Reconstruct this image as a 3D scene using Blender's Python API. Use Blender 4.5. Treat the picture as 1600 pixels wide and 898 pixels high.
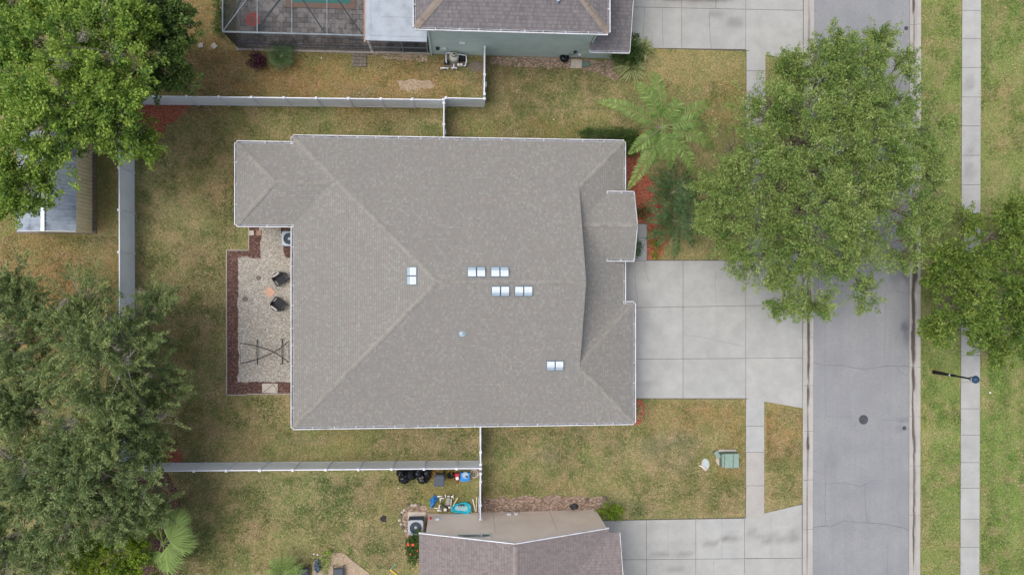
import bpy, math, random
import numpy as np
from mathutils import Vector, Matrix, noise as mnoise
R = math.radians
random.seed(7)
S = bpy.context.scene
for o in list(bpy.data.objects): bpy.data.objects.remove(o)
COL = S.collection

# ------------------------------------------------------------------ camera, sky, sun, exposure
H, F, TILT = 42.5, 1062.0, R(4.2)
cam = bpy.data.cameras.new('camera'); camo = bpy.data.objects.new('camera', cam); COL.objects.link(camo)
camo.location = (0, 0, H); camo.rotation_euler = (0, -TILT, 0)
cam.sensor_width = 36; cam.lens = 36 * F / 1600; cam.clip_end = 3000; cam.clip_start = .5
S.camera = camo
SUN_EL, SUN_ROT = 66, 275
W = bpy.data.worlds.new('World'); S.world = W; W.use_nodes = True
wt = W.node_tree; bg = wt.nodes['Background']
sky = wt.nodes.new('ShaderNodeTexSky'); sky.sky_type = 'NISHITA'; sky.sun_disc = False
sky.sun_elevation = R(SUN_EL); sky.sun_rotation = R(SUN_ROT); sky.air_density = 1.0; sky.dust_density = 4.0; sky.ozone_density = .6
hs = wt.nodes.new('ShaderNodeHueSaturation'); hs.inputs['Saturation'].default_value = .6; wt.links.new(sky.outputs[0], hs.inputs['Color']); wt.links.new(hs.outputs[0], bg.inputs[0]); bg.inputs[1].default_value = 0.15
sl = bpy.data.lights.new('sun', 'SUN'); sl.energy = 1.05; sl.angle = R(42); sl.color = (1, .95, .88)
so = bpy.data.objects.new('sun', sl); COL.objects.link(so)
az = R(SUN_ROT)      # sun direction: +Y turned clockwise by the rotation
sd = Vector((math.sin(az) * math.cos(R(SUN_EL)), math.cos(az) * math.cos(R(SUN_EL)), math.sin(R(SUN_EL))))
so.rotation_euler = sd.to_track_quat('Z', 'Y').to_euler()
S.view_settings.view_transform = 'Standard'; S.view_settings.look = 'None'
S.view_settings.gamma = 1; S.view_settings.exposure = 0.5
S.render.engine = 'CYCLES'
S.cycles.max_bounces = 5; S.cycles.transparent_max_bounces = 12

def P(px, py, z=0.0):
    """world point at height z seen at pixel (px,py) of the 1600x898 photo"""
    fw = Vector((math.sin(TILT), 0, -math.cos(TILT))); rt = Vector((math.cos(TILT), 0, math.sin(TILT)))
    d = fw * F + rt * (px - 800) + Vector((0, 1, 0)) * (449 - py)
    k = (z - H) / d.z
    return Vector((d.x * k, d.y * k, z))
def P2(px, py, z=0.0):
    v = P(px, py, z); return (v.x, v.y)

# ------------------------------------------------------------------ objects
def props(o, label=None, cat=None, group=None, kind=None):
    if label: o['label'] = label
    if cat: o['category'] = cat
    if group: o['group'] = group
    if kind: o['kind'] = kind
    return o
def thing(name, label, cat, loc=(0, 0, 0), rotz=0, group=None):
    o = bpy.data.objects.new(name, None); COL.objects.link(o)
    o.location = loc; o.rotation_euler = (0, 0, rotz); o.empty_display_size = .2
    return props(o, label, cat, group)
def copy_tree(o, parent=None):
    c = o.copy(); COL.objects.link(c)
    if parent: c.parent = parent
    for ch in [x for x in COL.objects if x.parent == o]: copy_tree(ch, c)
    return c

class MB:
    def __init__(s): s.v = []; s.f = []; s.uv = {}; s.mi = []; s.smooth = False; s.cur = 0
    def add(s, vs, fs):
        n = len(s.v); s.v += [tuple(v) for v in vs]
        for f in fs: s.f.append(tuple(i + n for i in f)); s.mi.append(s.cur)
        return s
    def box(s, x0, y0, z0, x1, y1, z1):
        if x0 > x1: x0, x1 = x1, x0
        if y0 > y1: y0, y1 = y1, y0
        return s.add([(x0,y0,z0),(x1,y0,z0),(x1,y1,z0),(x0,y1,z0),(x0,y0,z1),(x1,y0,z1),(x1,y1,z1),(x0,y1,z1)],
                     [(0,3,2,1),(4,5,6,7),(0,1,5,4),(1,2,6,5),(2,3,7,6),(3,0,4,7)])
    def bbox(s, x0, y0, z0, x1, y1, z1, b=.01):
        """box with chamfered top edges"""
        if x0 > x1: x0, x1 = x1, x0
        if y0 > y1: y0, y1 = y1, y0
        return s.add([(x0,y0,z0),(x1,y0,z0),(x1,y1,z0),(x0,y1,z0),(x0,y0,z1-b),(x1,y0,z1-b),(x1,y1,z1-b),(x0,y1,z1-b),
                      (x0+b,y0+b,z1),(x1-b,y0+b,z1),(x1-b,y1-b,z1),(x0+b,y1-b,z1)],
                     [(0,3,2,1),(0,1,5,4),(1,2,6,5),(2,3,7,6),(3,0,4,7),(4,5,9,8),(5,6,10,9),(6,7,11,10),(7,4,8,11),(8,9,10,11)])
    def obox(s, c, size, M=None):
        M = M or Matrix(); c = Vector(c); h = Vector(size) / 2
        vs = []
        for z in (-1, 1):
            for x, y in ((-1,-1),(1,-1),(1,1),(-1,1)):
                vs.append(c + M.to_3x3() @ Vector((x*h.x, y*h.y, z*h.z)))
        return s.add(vs, [(0,3,2,1),(4,5,6,7),(0,1,5,4),(1,2,6,5),(2,3,7,6),(3,0,4,7)])
    def bar(s, a, b, w, h, up=(0, 0, 1)):
        """rectangular bar from a to b, width w sideways, h along up"""
        a = Vector(a); b = Vector(b); d = (b - a).normalized(); up = Vector(up)
        sd_ = d.cross(up).normalized(); u2 = sd_.cross(d).normalized()
        vs = []
        for p in (a, b):
            for x, y in ((-1,-1),(1,-1),(1,1),(-1,1)): vs.append(p + sd_ * (x*w/2) + u2 * (y*h/2))
        return s.add(vs, [(3,2,1,0),(4,5,6,7),(0,1,5,4),(1,2,6,5),(2,3,7,6),(3,0,4,7)])
    def prism(s, pts, z0, z1, cap=True):
        n = len(pts)
        a = sum(pts[i][0]*pts[(i+1)%n][1] - pts[(i+1)%n][0]*pts[i][1] for i in range(n))
        if a < 0: pts = pts[::-1]
        vs = [(p[0], p[1], z0) for p in pts] + [(p[0], p[1], z1) for p in pts]
        fs = [(i, (i+1)%n, n+(i+1)%n, n+i) for i in range(n)]
        if cap: fs += [tuple(range(n, 2*n)), tuple(range(n-1, -1, -1))]
        return s.add(vs, fs)
    def tube(s, pts, rs, n=8, cap=True):
        pts = [Vector(p) for p in pts]
        if not hasattr(rs, '__len__'): rs = [rs] * len(pts)
        base = len(s.v); vs = []; fs = []
        prev = None
        for i, p in enumerate(pts):
            d = (pts[min(i+1, len(pts)-1)] - pts[max(i-1, 0)])
            d = d.normalized() if d.length > 1e-6 else Vector((0,0,1))
            if prev is None: a = d.orthogonal().normalized()
            else:
                a = prev - d * prev.dot(d); a = a.normalized() if a.length > 1e-5 else d.orthogonal().normalized()
            prev = a; b = d.cross(a)
            for k in range(n):
                t = 2*math.pi*k/n
                vs.append(p + (a*math.cos(t) + b*math.sin(t)) * rs[i])
        for i in range(len(pts)-1):
            for k in range(n):
                fs.append((i*n+k, i*n+(k+1)%n, (i+1)*n+(k+1)%n, (i+1)*n+k))
        if cap: fs += [tuple(range(n-1, -1, -1)), tuple(range((len(pts)-1)*n, len(pts)*n))]
        return s.add(vs, fs)
    def lathe(s, prof, c=(0, 0, 0), n=20, sx=1, sy=1):
        vs = []; fs = []; m = len(prof)
        for r, z in prof:
            for k in range(n):
                t = 2*math.pi*k/n
                vs.append((c[0] + r*sx*math.cos(t), c[1] + r*sy*math.sin(t), c[2] + z))
        for i in range(m-1):
            for k in range(n): fs.append((i*n+k, i*n+(k+1)%n, (i+1)*n+(k+1)%n, (i+1)*n+k))
        fs += [tuple(range(n-1, -1, -1)), tuple(range((m-1)*n, m*n))]
        return s.add(vs, fs)
    def blob(s, c, r, nu=12, nv=8, amp=.15, fr=1.5, seed=0, flat=None):
        """lumpy ellipsoid"""
        c = Vector(c); r = Vector(r); vs = []; fs = []
        for j in range(nv+1):
            ph = math.pi*j/nv
            for i in range(nu):
                th = 2*math.pi*i/nu
                d = Vector((math.sin(ph)*math.cos(th), math.sin(ph)*math.sin(th), -math.cos(ph)))
                k = 1 + amp*mnoise.noise(d*fr + Vector((seed*3.1, seed*1.7, 0)))*2
                p = Vector((c.x + d.x*r.x*k, c.y + d.y*r.y*k, c.z + d.z*r.z*k))
                if flat is not None: p.z = max(p.z, flat)
                vs.append(p)
        for j in range(nv):
            for i in range(nu): fs.append((j*nu+i, j*nu+(i+1)%nu, (j+1)*nu+(i+1)%nu, (j+1)*nu+i))
        return s.add(vs, fs)
    def build(s, name, mat, parent=None, smooth=False, local=False, **kw):
        """vertices are world coordinates unless local=True; the mesh is re-based to its parent thing"""
        off = Vector((0, 0, 0))
        if parent is not None and not local:
            q = parent
            while q is not None: off += q.location; q = q.parent
        me = bpy.data.meshes.new(name)
        me.from_pydata([(x-off.x, y-off.y, z-off.z) for x, y, z in s.v], [], s.f)
        mats = mat if isinstance(mat, (list, tuple)) else [mat]
        for m in mats: me.materials.append(m)
        if len(mats) > 1: me.polygons.foreach_set('material_index', s.mi)
        if s.uv:
            ul = me.uv_layers.new(name='UVMap')
            for fi, uvs in s.uv.items():
                for li, uvv in zip(me.polygons[fi].loop_indices, uvs): ul.data[li].uv = uvv
        if smooth: me.polygons.foreach_set('use_smooth', [True]*len(me.polygons))
        me.update()
        o = bpy.data.objects.new(name, me); COL.objects.link(o)
        if parent is not None: o.parent = parent
        return props(o, **kw)

# ------------------------------------------------------------------ materials
def lin(c):
    if isinstance(c, str):
        c = [int(c[i:i+2], 16)/255 for i in (0, 2, 4)]
    return tuple(((x/12.92) if x <= .04045 else ((x+.055)/1.055)**2.4) for x in c) + (1,)
class NT:
    def __init__(s, name):
        s.m = bpy.data.materials.new(name); s.m.use_nodes = True; s.t = s.m.node_tree
        s.b = s.t.nodes['Principled BSDF']; s.out = s.t.nodes['Material Output']
        s.b.inputs['Specular IOR Level'].default_value = .3
    def n(s, typ, **kw):
        nd = s.t.nodes.new('ShaderNode' + typ)
        for k, v in kw.items(): setattr(nd, k, v)
        return nd
    def l(s, a, b): s.t.links.new(a, b)
    def pos(s): return s.n('NewGeometry').outputs['Position']
    def obj(s): return s.n('TexCoord').outputs['Object']
    def uv(s): return s.n('TexCoord').outputs['UV']
    def noise(s, vec, scale, detail=4, rough=.6, sc=None):
        nd = s.n('TexNoise'); nd.inputs['Scale'].default_value = scale; nd.inputs['Detail'].default_value = detail
        nd.inputs['Roughness'].default_value = rough
        if sc is not None:
            mp = s.n('Mapping'); mp.inputs['Scale'].default_value = sc; s.l(vec, mp.inputs[0]); vec = mp.outputs[0]
        s.l(vec, nd.inputs['Vector']); return nd.outputs['Fac']
    def vor(s, vec, scale, out='Color', feature='F1'):
        nd = s.n('TexVoronoi', feature=feature); nd.inputs['Scale'].default_value = scale
        s.l(vec, nd.inputs['Vector']); return nd.outputs[out]
    def ramp(s, fac, stops, interp='LINEAR'):
        nd = s.n('ValToRGB'); cr = nd.color_ramp; cr.interpolation = interp
        while len(cr.elements) < len(stops): cr.elements.new(.5)
        for e, (p, c) in zip(cr.elements, stops):
            e.position = p; e.color = c if len(c) == 4 else tuple(c)+(1,)
        s.l(fac, nd.inputs[0]); return nd.outputs[0]
    def mr(s, v, a, b, c=0, d=1):
        nd = s.n('MapRange'); s.l(v, nd.inputs[0])
        for i, x in enumerate((a, b, c, d)): nd.inputs[i+1].default_value = x
        return nd.outputs[0]
    def mix(s, fac, a, b, mode='MIX'):
        nd = s.n('Mix', data_type='RGBA', blend_type=mode)
        for i, x in ((0, fac), (6, a), (7, b)):
            if isinstance(x, (int, float)): nd.inputs[i].default_value = x
            elif isinstance(x, tuple): nd.inputs[i].default_value = x
            else: s.l(x, nd.inputs[i])
        return nd.outputs[2]
    def math(s, op, a, b=0.0, c=None):
        nd = s.n('Math', operation=op)
        for i, x in enumerate((a, b) if c is None else (a, b, c)):
            if isinstance(x, (int, float)): nd.inputs[i].default_value = x
            else: s.l(x, nd.inputs[i])
        return nd.outputs[0]
    def attr(s, name, out='Color'):
        nd = s.n('Attribute'); nd.attribute_name = name; return nd.outputs[out]
    def sep(s, v):
        nd = s.n('SeparateXYZ'); s.l(v, nd.inputs[0]); return nd.outputs
    def comb(s, x, y, z=0.0):
        nd = s.n('CombineXYZ')
        for i, q in enumerate((x, y, z)):
            if isinstance(q, (int, float)): nd.inputs[i].default_value = q
            else: s.l(q, nd.inputs[i])
        return nd.outputs[0]
    def white(s, v):
        nd = s.n('TexWhiteNoise', noise_dimensions='2D'); s.l(v, nd.inputs['Vector']); return nd.outputs['Value']
    def bump(s, h, strength=.4, dist=.02):
        nd = s.n('Bump'); nd.inputs['Strength'].default_value = strength; nd.inputs['Distance'].default_value = dist
        s.l(h, nd.inputs['Height']); s.l(nd.outputs[0], s.b.inputs['Normal'])
    def col(s, c, rough=.9):
        if isinstance(c, tuple): s.b.inputs['Base Color'].default_value = c
        else: s.l(c, s.b.inputs['Base Color'])
        s.b.inputs['Roughness'].default_value = rough
        return s.m

def simple(name, c, rough=.6, var=.12, scale=6, metal=0, bump=0, c2=None):
    n = NT(name); f = n.noise(n.obj(), scale, 5, .65)
    a = lin(c); b = lin(c2) if c2 else tuple(max(0, x*(1-var*2)) for x in a[:3]) + (1,)
    up = tuple(min(1, x*(1+var)) for x in a[:3]) + (1,)
    col = n.ramp(f, [(.3, b), (.5, a), (.72, up)])
    if bump: n.bump(n.noise(n.obj(), scale*5, 4), bump, .01)
    n.b.inputs['Metallic'].default_value = metal
    return n.col(col, rough)

M = {}
M['white_vinyl'] = simple('white_vinyl', 'd6d9e2', .45, .05, 2)
M['vinyl_panel'] = simple('grey_vinyl', 'dde3e8', .5, .05, .8)
M['gutter_white'] = simple('gutter_white', 'cfd0d4', .45, .06, 1.3, c2='a8a5a0')
M['gutter_in'] = simple('gutter_dirty', '72777f', .8, .35, 5, c2='3b3230')
M['black_metal'] = simple('black_metal', '1c1c20', .4, .2, 8)
M['dark_metal'] = simple('dark_metal', '2e2f34', .5, .2, 8)
M['alu'] = simple('grey_aluminium', '8b949a', .45, .1, 3, metal=.4)
M['dark_alu'] = simple('dark_aluminium', '3b444b', .5, .15, 3)
M['galv'] = simple('galvanised', 'c6ced8', .4, .08, 3, metal=.2)
M['vent_light'] = simple('vent_light', 'c4ccd2', .3, .04, 3)
M['vent_blue'] = simple('vent_blue', '96a6b2', .35, .05, 3)
M['vent_dark'] = simple('vent_dark', '54646f', .5, .1, 3)
M['bark'] = simple('bark', '85796e', .95, .25, 9, bump=.6)
M['bark_pale'] = simple('bark_pale', 'a39a90', .95, .2, 9, bump=.6)
M['palm_bark'] = simple('palm_bark', '80776c', .95, .25, 7, bump=.6)
M['stucco_tan'] = simple('stucco_tan', 'b5a694', .9, .06, 3, bump=.3)
M['glass'] = simple('window_glass', '2d3a40', .08, .1, 1)
M['bag'] = simple('black_plastic', '15171c', .22, .2, 5, bump=.5)
M['blue_plastic'] = simple('blue_plastic', '2f7fc4', .4, .1, 4)
M['turq'] = simple('turquoise_plastic', '1fa9bd', .3, .1, 4)
M['red_plastic'] = simple('red_plastic', 'a32c34', .4, .1, 6)
M['wood_pale'] = simple('pale_wood', 'cbbba4', .8, .12, 8)
M['pvc'] = simple('white_pvc', 'd9d6d2', .4, .06, 8)
M['rubber'] = simple('rubber', '1e1e20', .8, .2, 10)
M['grey_plastic'] = simple('grey_plastic', '444b55', .5, .12, 5)
M['stone'] = simple('pale_stone', 'b4ab9f', .9, .15, 10, bump=.5)
M['stone_dark'] = simple('dark_stone', '71695f', .9, .3, 10, bump=.5)
M['brick_pav'] = simple('brick_paver', '9d7d6d', .9, .15, 12, bump=.4)
M['ac_metal'] = simple('ac_metal', '98a0a6', .45, .06, 4)
M['ac_dark'] = simple('ac_grille', '3f4a55', .6, .2, 10)
M['util_green'] = simple('utility_green', '7f9489', .5, .08, 3)
M['util_green_d'] = simple('utility_green_dark', '5f7467', .55, .1, 3)
M['concrete_edge'] = simple('concrete_edging', '9a9189', .9, .2, 8, bump=.4)
M['red_table'] = simple('red_table', 'b0433b', .5, .1, 5)
M['cloth_dark'] = simple('dark_wicker', '33343b', .75, .25, 20, bump=.5)
M['orange'] = simple('orange_plastic', 'd8763c', .5, .1, 5)
M['yellow'] = simple('yellow_plastic', 'd8c23e', .5, .1, 5)
M['green_plastic'] = simple('green_plastic', '4fa07a', .5, .1, 5)
M['red_flower'] = simple('red_flower', 'd8543a', .6, .1, 10)
M['car_paint'] = simple('dark_car_paint', '30343c', .25, .1, 2)
M['petal'] = M['red_flower']
M['manhole'] = simple('cast_iron', '4a4a50', .7, .2, 10, bump=.6)

def shingle(name, tones, moss=None, course=.143, contrast=1):
    n = NT(name); u, v, _ = n.sep(n.uv())
    row = n.math('FLOOR', n.math('DIVIDE', v, course))
    off = n.white(n.comb(row, 3.7))
    cu = n.math('FLOOR', n.math('ADD', n.math('DIVIDE', u, .11), n.math('MULTIPLY', off, 5)))
    w = n.white(n.comb(cu, row))
    st = [(i/(len(tones)-1), lin(t)) for i, t in enumerate(tones)]
    c = n.ramp(w, st)
    big = n.noise(n.pos(), .35, 5, .6)
    c = n.mix(n.mr(big, .38, .66, 0, .3), c, lin(tones[0]))
    fine = n.noise(n.pos(), 26, 3, .7)
    c = n.mix(n.mr(fine, .3, .7, .35, 0), c, (.12, .11, .11, 1))
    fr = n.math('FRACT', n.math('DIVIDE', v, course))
    edge = n.mr(fr, .0, .2, .48*contrast, 0)                       # shadow line at each course's butt edge, painted into the colour
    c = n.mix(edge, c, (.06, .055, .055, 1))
    if moss:
        c = n.mix(n.mr(n.noise(n.pos(), 1.1, 6, .7), .5, .75, 0, .5), c, lin(moss))
    n.bump(n.math('SUBTRACT', 1, fr), .5, .012)
    return n.col(c, .95)
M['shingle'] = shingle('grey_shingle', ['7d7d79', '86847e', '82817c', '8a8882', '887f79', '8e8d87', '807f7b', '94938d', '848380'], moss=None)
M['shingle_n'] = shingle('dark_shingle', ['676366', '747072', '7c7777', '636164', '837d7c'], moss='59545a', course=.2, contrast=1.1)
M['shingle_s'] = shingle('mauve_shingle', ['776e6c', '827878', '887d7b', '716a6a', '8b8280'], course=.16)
M['ridge_cap'] = simple('ridge_cap', '86837d', .95, .14, 3.3)
M['ridge_cap_n'] = simple('ridge_cap_brown', '80766d', .95, .14, 3.3)

def concrete(name, base, dirt, warm=None):
    n = NT(name); p = n.pos()
    t = n.attr('tone')
    b = n.mix(n.mr(n.noise(p, .9, 6, .65), .35, .68), lin(base), lin(dirt))
    c = n.mix(.8, b, t, 'MULTIPLY')
    c = n.mix(n.mr(n.noise(p, 40, 3, .7), .35, .7, 0, .22), c, (.2, .19, .18, 1))
    c = n.mix(n.mr(n.noise(p, 2.6, 6, .75), .58, .72, 0, .3), c, lin('8a857e'))
    c = n.mix(n.mr(n.attr('stain_shade', 'Fac'), 0, .8, 0, .9), c, lin('453c37'))
    n.bump(n.noise(p, 55, 3), .25, .006)
    return n.col(c, .92)
M['concrete'] = concrete('driveway_concrete', 'abacaa', '9d9e9c')
M['joint'] = simple('joint_dirt', '5a554f', .95, .2, 8)

def asphalt():
    n = NT('asphalt'); p = n.pos()
    c = n.mix(n.mr(n.noise(p, .5, 4, .6), .35, .65), lin('868789'), lin('929393'))
    st = n.noise(p, .8, 3, .5, sc=(6, .12, 1))                          # long wheel-track streaks
    c = n.mix(n.mr(st, .4, .65, 0, .4), c, lin('83868c'))
    agg = n.vor(p, 38, 'Color')
    a1 = n.sep(agg)[0]
    c = n.mix(n.mr(a1, 0, 1, 0, .5), c, lin('66686d'))
    c = n.mix(n.mr(n.noise(p, 60, 2), .58, .8, 0, .6), c, lin('b9babd'))
    c = n.mix(n.mr(n.attr('stain_shade', 'Fac'), 0, 1, 0, .8), c, lin('5f6068'))
    n.bump(n.noise(p, 70, 2), .3, .006)
    return n.col(c, .9)
M['asphalt'] = asphalt()
M['crack'] = simple('crack_tar', '67686c', .9, .2, 8)

def lawn():
    n = NT('lawn'); p = n.pos()
    tn = n.attr('tint')                                                   # the lawn's own colour, patch by patch
    f1 = n.noise(p, 1.5, 8, .72); f2 = n.noise(p, 6.5, 6, .8); f3 = n.noise(p, 24, 4, .85); f4 = n.noise(p, 11, 5, .8, sc=(1, 1.6, 1))
    c = n.mix(n.mr(f1, .47, .57, 0, .5), tn, n.attr('tint2'))
    c = n.mix(n.mr(f2, .48, .58, 0, .5), c, n.attr('tint2'))
    g = n.mr(f4, .38, .64, .55, 1.5); c = n.mix(1.0, c, n.comb(g, g, g), 'MULTIPLY'); c = n.mix(n.mr(f4, .55, .64, 0, .3), c, lin('b39d78'))
    blades = n.vor(p, 15, 'Color'); b0 = n.sep(blades)
    c = n.mix(n.mr(b0[0], .65, 1, 0, .4), c, lin('b5a27c'))
    c = n.mix(n.mr(b0[1], .55, 1, 0, .5), c, lin('56522f'))
    c = n.mix(n.mr(f3, .36, .48, .5, 0), c, lin('403d26'))
    c = n.mix(n.mr(f3, .54, .66, 0, .26), c, lin('beac88'))
    n.bump(n.noise(p, 26, 4, .8), .9, .05)
    return n.col(c, 1)
M['lawn'] = lawn()

def chips(name, cols, scale, bg='3a2a26'):
    n = NT(name); p = n.pos()
    mp = n.n('Mapping'); n.l(p, mp.inputs[0]); mp.inputs['Scale'].default_value = (1, 1.9, 1); mp.inputs['Rotation'].default_value = (0, 0, .6)
    warp = n.noise(p, 3, 3)
    v = n.n('TexVoronoi'); v.inputs['Scale'].default_value = scale; n.l(mp.outputs[0], v.inputs['Vector'])
    r = n.sep(v.outputs['Color'])[0]
    c = n.ramp(r, [(i/(len(cols)-1), lin(x)) for i, x in enumerate(cols)])
    c = n.mix(n.mr(v.outputs['Distance'], .35, .7, 0, .7), c, lin(bg))
    c = n.mix(n.mr(warp, .35, .7, 0, .3), c, lin(cols[0]))
    n.bump(n.math('SUBTRACT', 1, v.outputs['Distance']), .9, .03)
    return n.col(c, .95)
M['mulch_brown'] = chips('brown_mulch', ['5c4540', '6f524b', '49352f', '806157', '9a7d6d'], 12)
M['mulch_red'] = chips('red_mulch', ['ac5c46', 'bd6a50', '964e3c', 'c98366', '80453a', 'b08a70'], 12, '56352c')
M['gravel'] = chips('pale_gravel', ['a09a90', 'b2ada2', 'c2beb5', '8f8a80', 'b3a593', 'cfccc5', '7f7b74'], 11, '77726a')
M['river_rock'] = chips('river_rock', ['9c8474', 'b09a88', '84705f', 'c0ac99', '6b5a50'], 7, '54463c')
M['sand'] = chips('sandy_dirt', ['a3917c', 'af9e8a', '988570', 'b8a994'], 9, '8d7a66')

def leafmat(name, cols, sat=1):
    n = NT(name)
    at = n.attr('leaf'); r = n.sep(at)
    c = n.ramp(r[0], [(i/(len(cols)-1), lin(x)) for i, x in enumerate(cols)])
    c = n.mix(n.mr(r[1], 0, 1, .0, .35), c, lin(cols[0]))
    d = n.b; d.inputs['Roughness'].default_value = .55; d.inputs['Specular IOR Level'].default_value = .35
    n.l(c, d.inputs['Base Color'])
    tr = n.n('BsdfTranslucent'); n.l(c, tr.inputs[0])
    mx = n.n('MixShader'); mx.inputs[0].default_value = .35
    n.l(d.outputs[0], mx.inputs[1]); n.l(tr.outputs[0], mx.inputs[2]); n.l(mx.outputs[0], n.out.inputs[0])
    return n.m
M['leaf_oak'] = leafmat('leaf_bright_oak', ['4f6f30', '6c8e3c', '8aa847', 'abbf52', '739542', '98b04d'])
M['leaf_oak_dark'] = leafmat('leaf_dark_oak', ['41592f', '526c36', '64803d', '788f45', '4b6433'])
M['leaf_cedar'] = leafmat('leaf_cedar', ['586c44', '718453', '88995d', 'a6b070', '687b4e', '96a264'])
M['leaf_olive'] = leafmat('leaf_olive', ['596e45', '708352', '889a60', 'a2af73', '677b4d', '97a66a'])
M['leaf_elm'] = leafmat('leaf_street', ['597539', '708b46', '8aa156', 'a7b769', '688242', 'b8c47c'])
M['leaf_right'] = leafmat('leaf_right', ['4c682d', '607c35', '78923f', '92a64c', '587432', 'a0b058'])
M['leaf_lime'] = leafmat('leaf_lime', ['5a7426', '6f892a', '86a030', '9cb138', '67812a'])
M['leaf_palm'] = leafmat('leaf_palm', ['587539', '6c8744', '829c52', '9fb468', '617d3e'])
M['leaf_sago'] = leafmat('leaf_sago', ['2f4a2c', '3f5a35', '527040', '6a8450', '385232'])
M['leaf_hedge'] = leafmat('leaf_hedge', ['31461f', '3f5827', '4d6a2e', '5a7833', '384f23'])
M['leaf_croton'] = leafmat('leaf_croton', ['8a8f2c', 'b0a432', 'c58b38', 'b96a3a', '7d9434'])
M['leaf_purple'] = leafmat('leaf_purple', ['3f2130', '522a3b', '4a2535', '63364a'])
M['leaf_grassy'] = leafmat('leaf_striped', ['8b9a5a', 'a5ad74', 'bfbf92', '7d9150', 'b0a878'])
M['leaf_dry'] = leafmat('leaf_litter', ['8a6238', 'a47a48', 'b98f5a', '75502f', 'c7a878', '6b4c35'])
_n = NT('grass_blades'); M['leaf_lawn'] = _n.col(_n.attr('tint'), .9)
# ------------------------------------------------------------------ ground
def set_attr(me, name, arr, typ='FLOAT_COLOR'):
    a = me.attributes.new(name, typ, 'POINT')
    if typ == 'FLOAT_COLOR':
        if arr.shape[1] == 3: arr = np.hstack([arr, np.ones((len(arr), 1))])
        a.data.foreach_set('color', arr.astype(np.float32).ravel())
    else: a.data.foreach_set('value', arr.astype(np.float32).ravel())
def grid_mesh(name, xs, ys, z=0.0):
    X, Y = np.meshgrid(xs, ys); n, m = X.shape
    co = np.stack([X.ravel(), Y.ravel(), np.full(X.size, z)], 1)
    idx = np.arange(n*m).reshape(n, m)
    f = np.stack([idx[:-1, :-1], idx[:-1, 1:], idx[1:, 1:], idx[1:, :-1]], -1).reshape(-1, 4)
    me = bpy.data.meshes.new(name); me.vertices.add(len(co)); me.vertices.foreach_set('co', co.ravel())
    me.loops.add(f.size); me.loops.foreach_set('vertex_index', f.ravel())
    me.polygons.add(len(f)); me.polygons.foreach_set('loop_start', np.arange(0, f.size, 4)); me.polygons.foreach_set('loop_total', np.full(len(f), 4))
    me.update(); me.validate()
    return me, co
def add_obj(name, me, mat, parent=None, **kw):
    me.materials.append(mat); o = bpy.data.objects.new(name, me); COL.objects.link(o)
    if parent is not None: o.parent = parent
    return props(o, **kw)
def vnoise(x, y, s, seed=0):
    """smooth value noise on arrays"""
    rng = np.random.RandomState(seed); T = rng.rand(256, 256)
    x = x/s; y = y/s; xi = np.floor(x).astype(int); yi = np.floor(y).astype(int)
    fx = x-xi; fy = y-yi; fx = fx*fx*(3-2*fx); fy = fy*fy*(3-2*fy)
    g = lambda a, b: T[a % 256, b % 256]
    return (g(xi, yi)*(1-fx)+g(xi+1, yi)*fx)*(1-fy)+(g(xi, yi+1)*(1-fx)+g(xi+1, yi+1)*fx)*fy
def fbm(x, y, s, seed=0, o=4):
    r = 0; a = .5; t = 0
    for i in range(o): r = r + a*vnoise(x, y, s/2**i, seed+i); t += a; a *= .5
    return r/t

GREEN, OLIVE, TAN, ORANGE, DIRT, VIVID, DARKG, PALE, BROWN = [np.array(lin(c)[:3]) for c in
    ('577037', '717844', 'a38b62', 'a37d50', '8f7c6e', '5c8632', '445e30', 'b7a180', '6b584a')]
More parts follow.
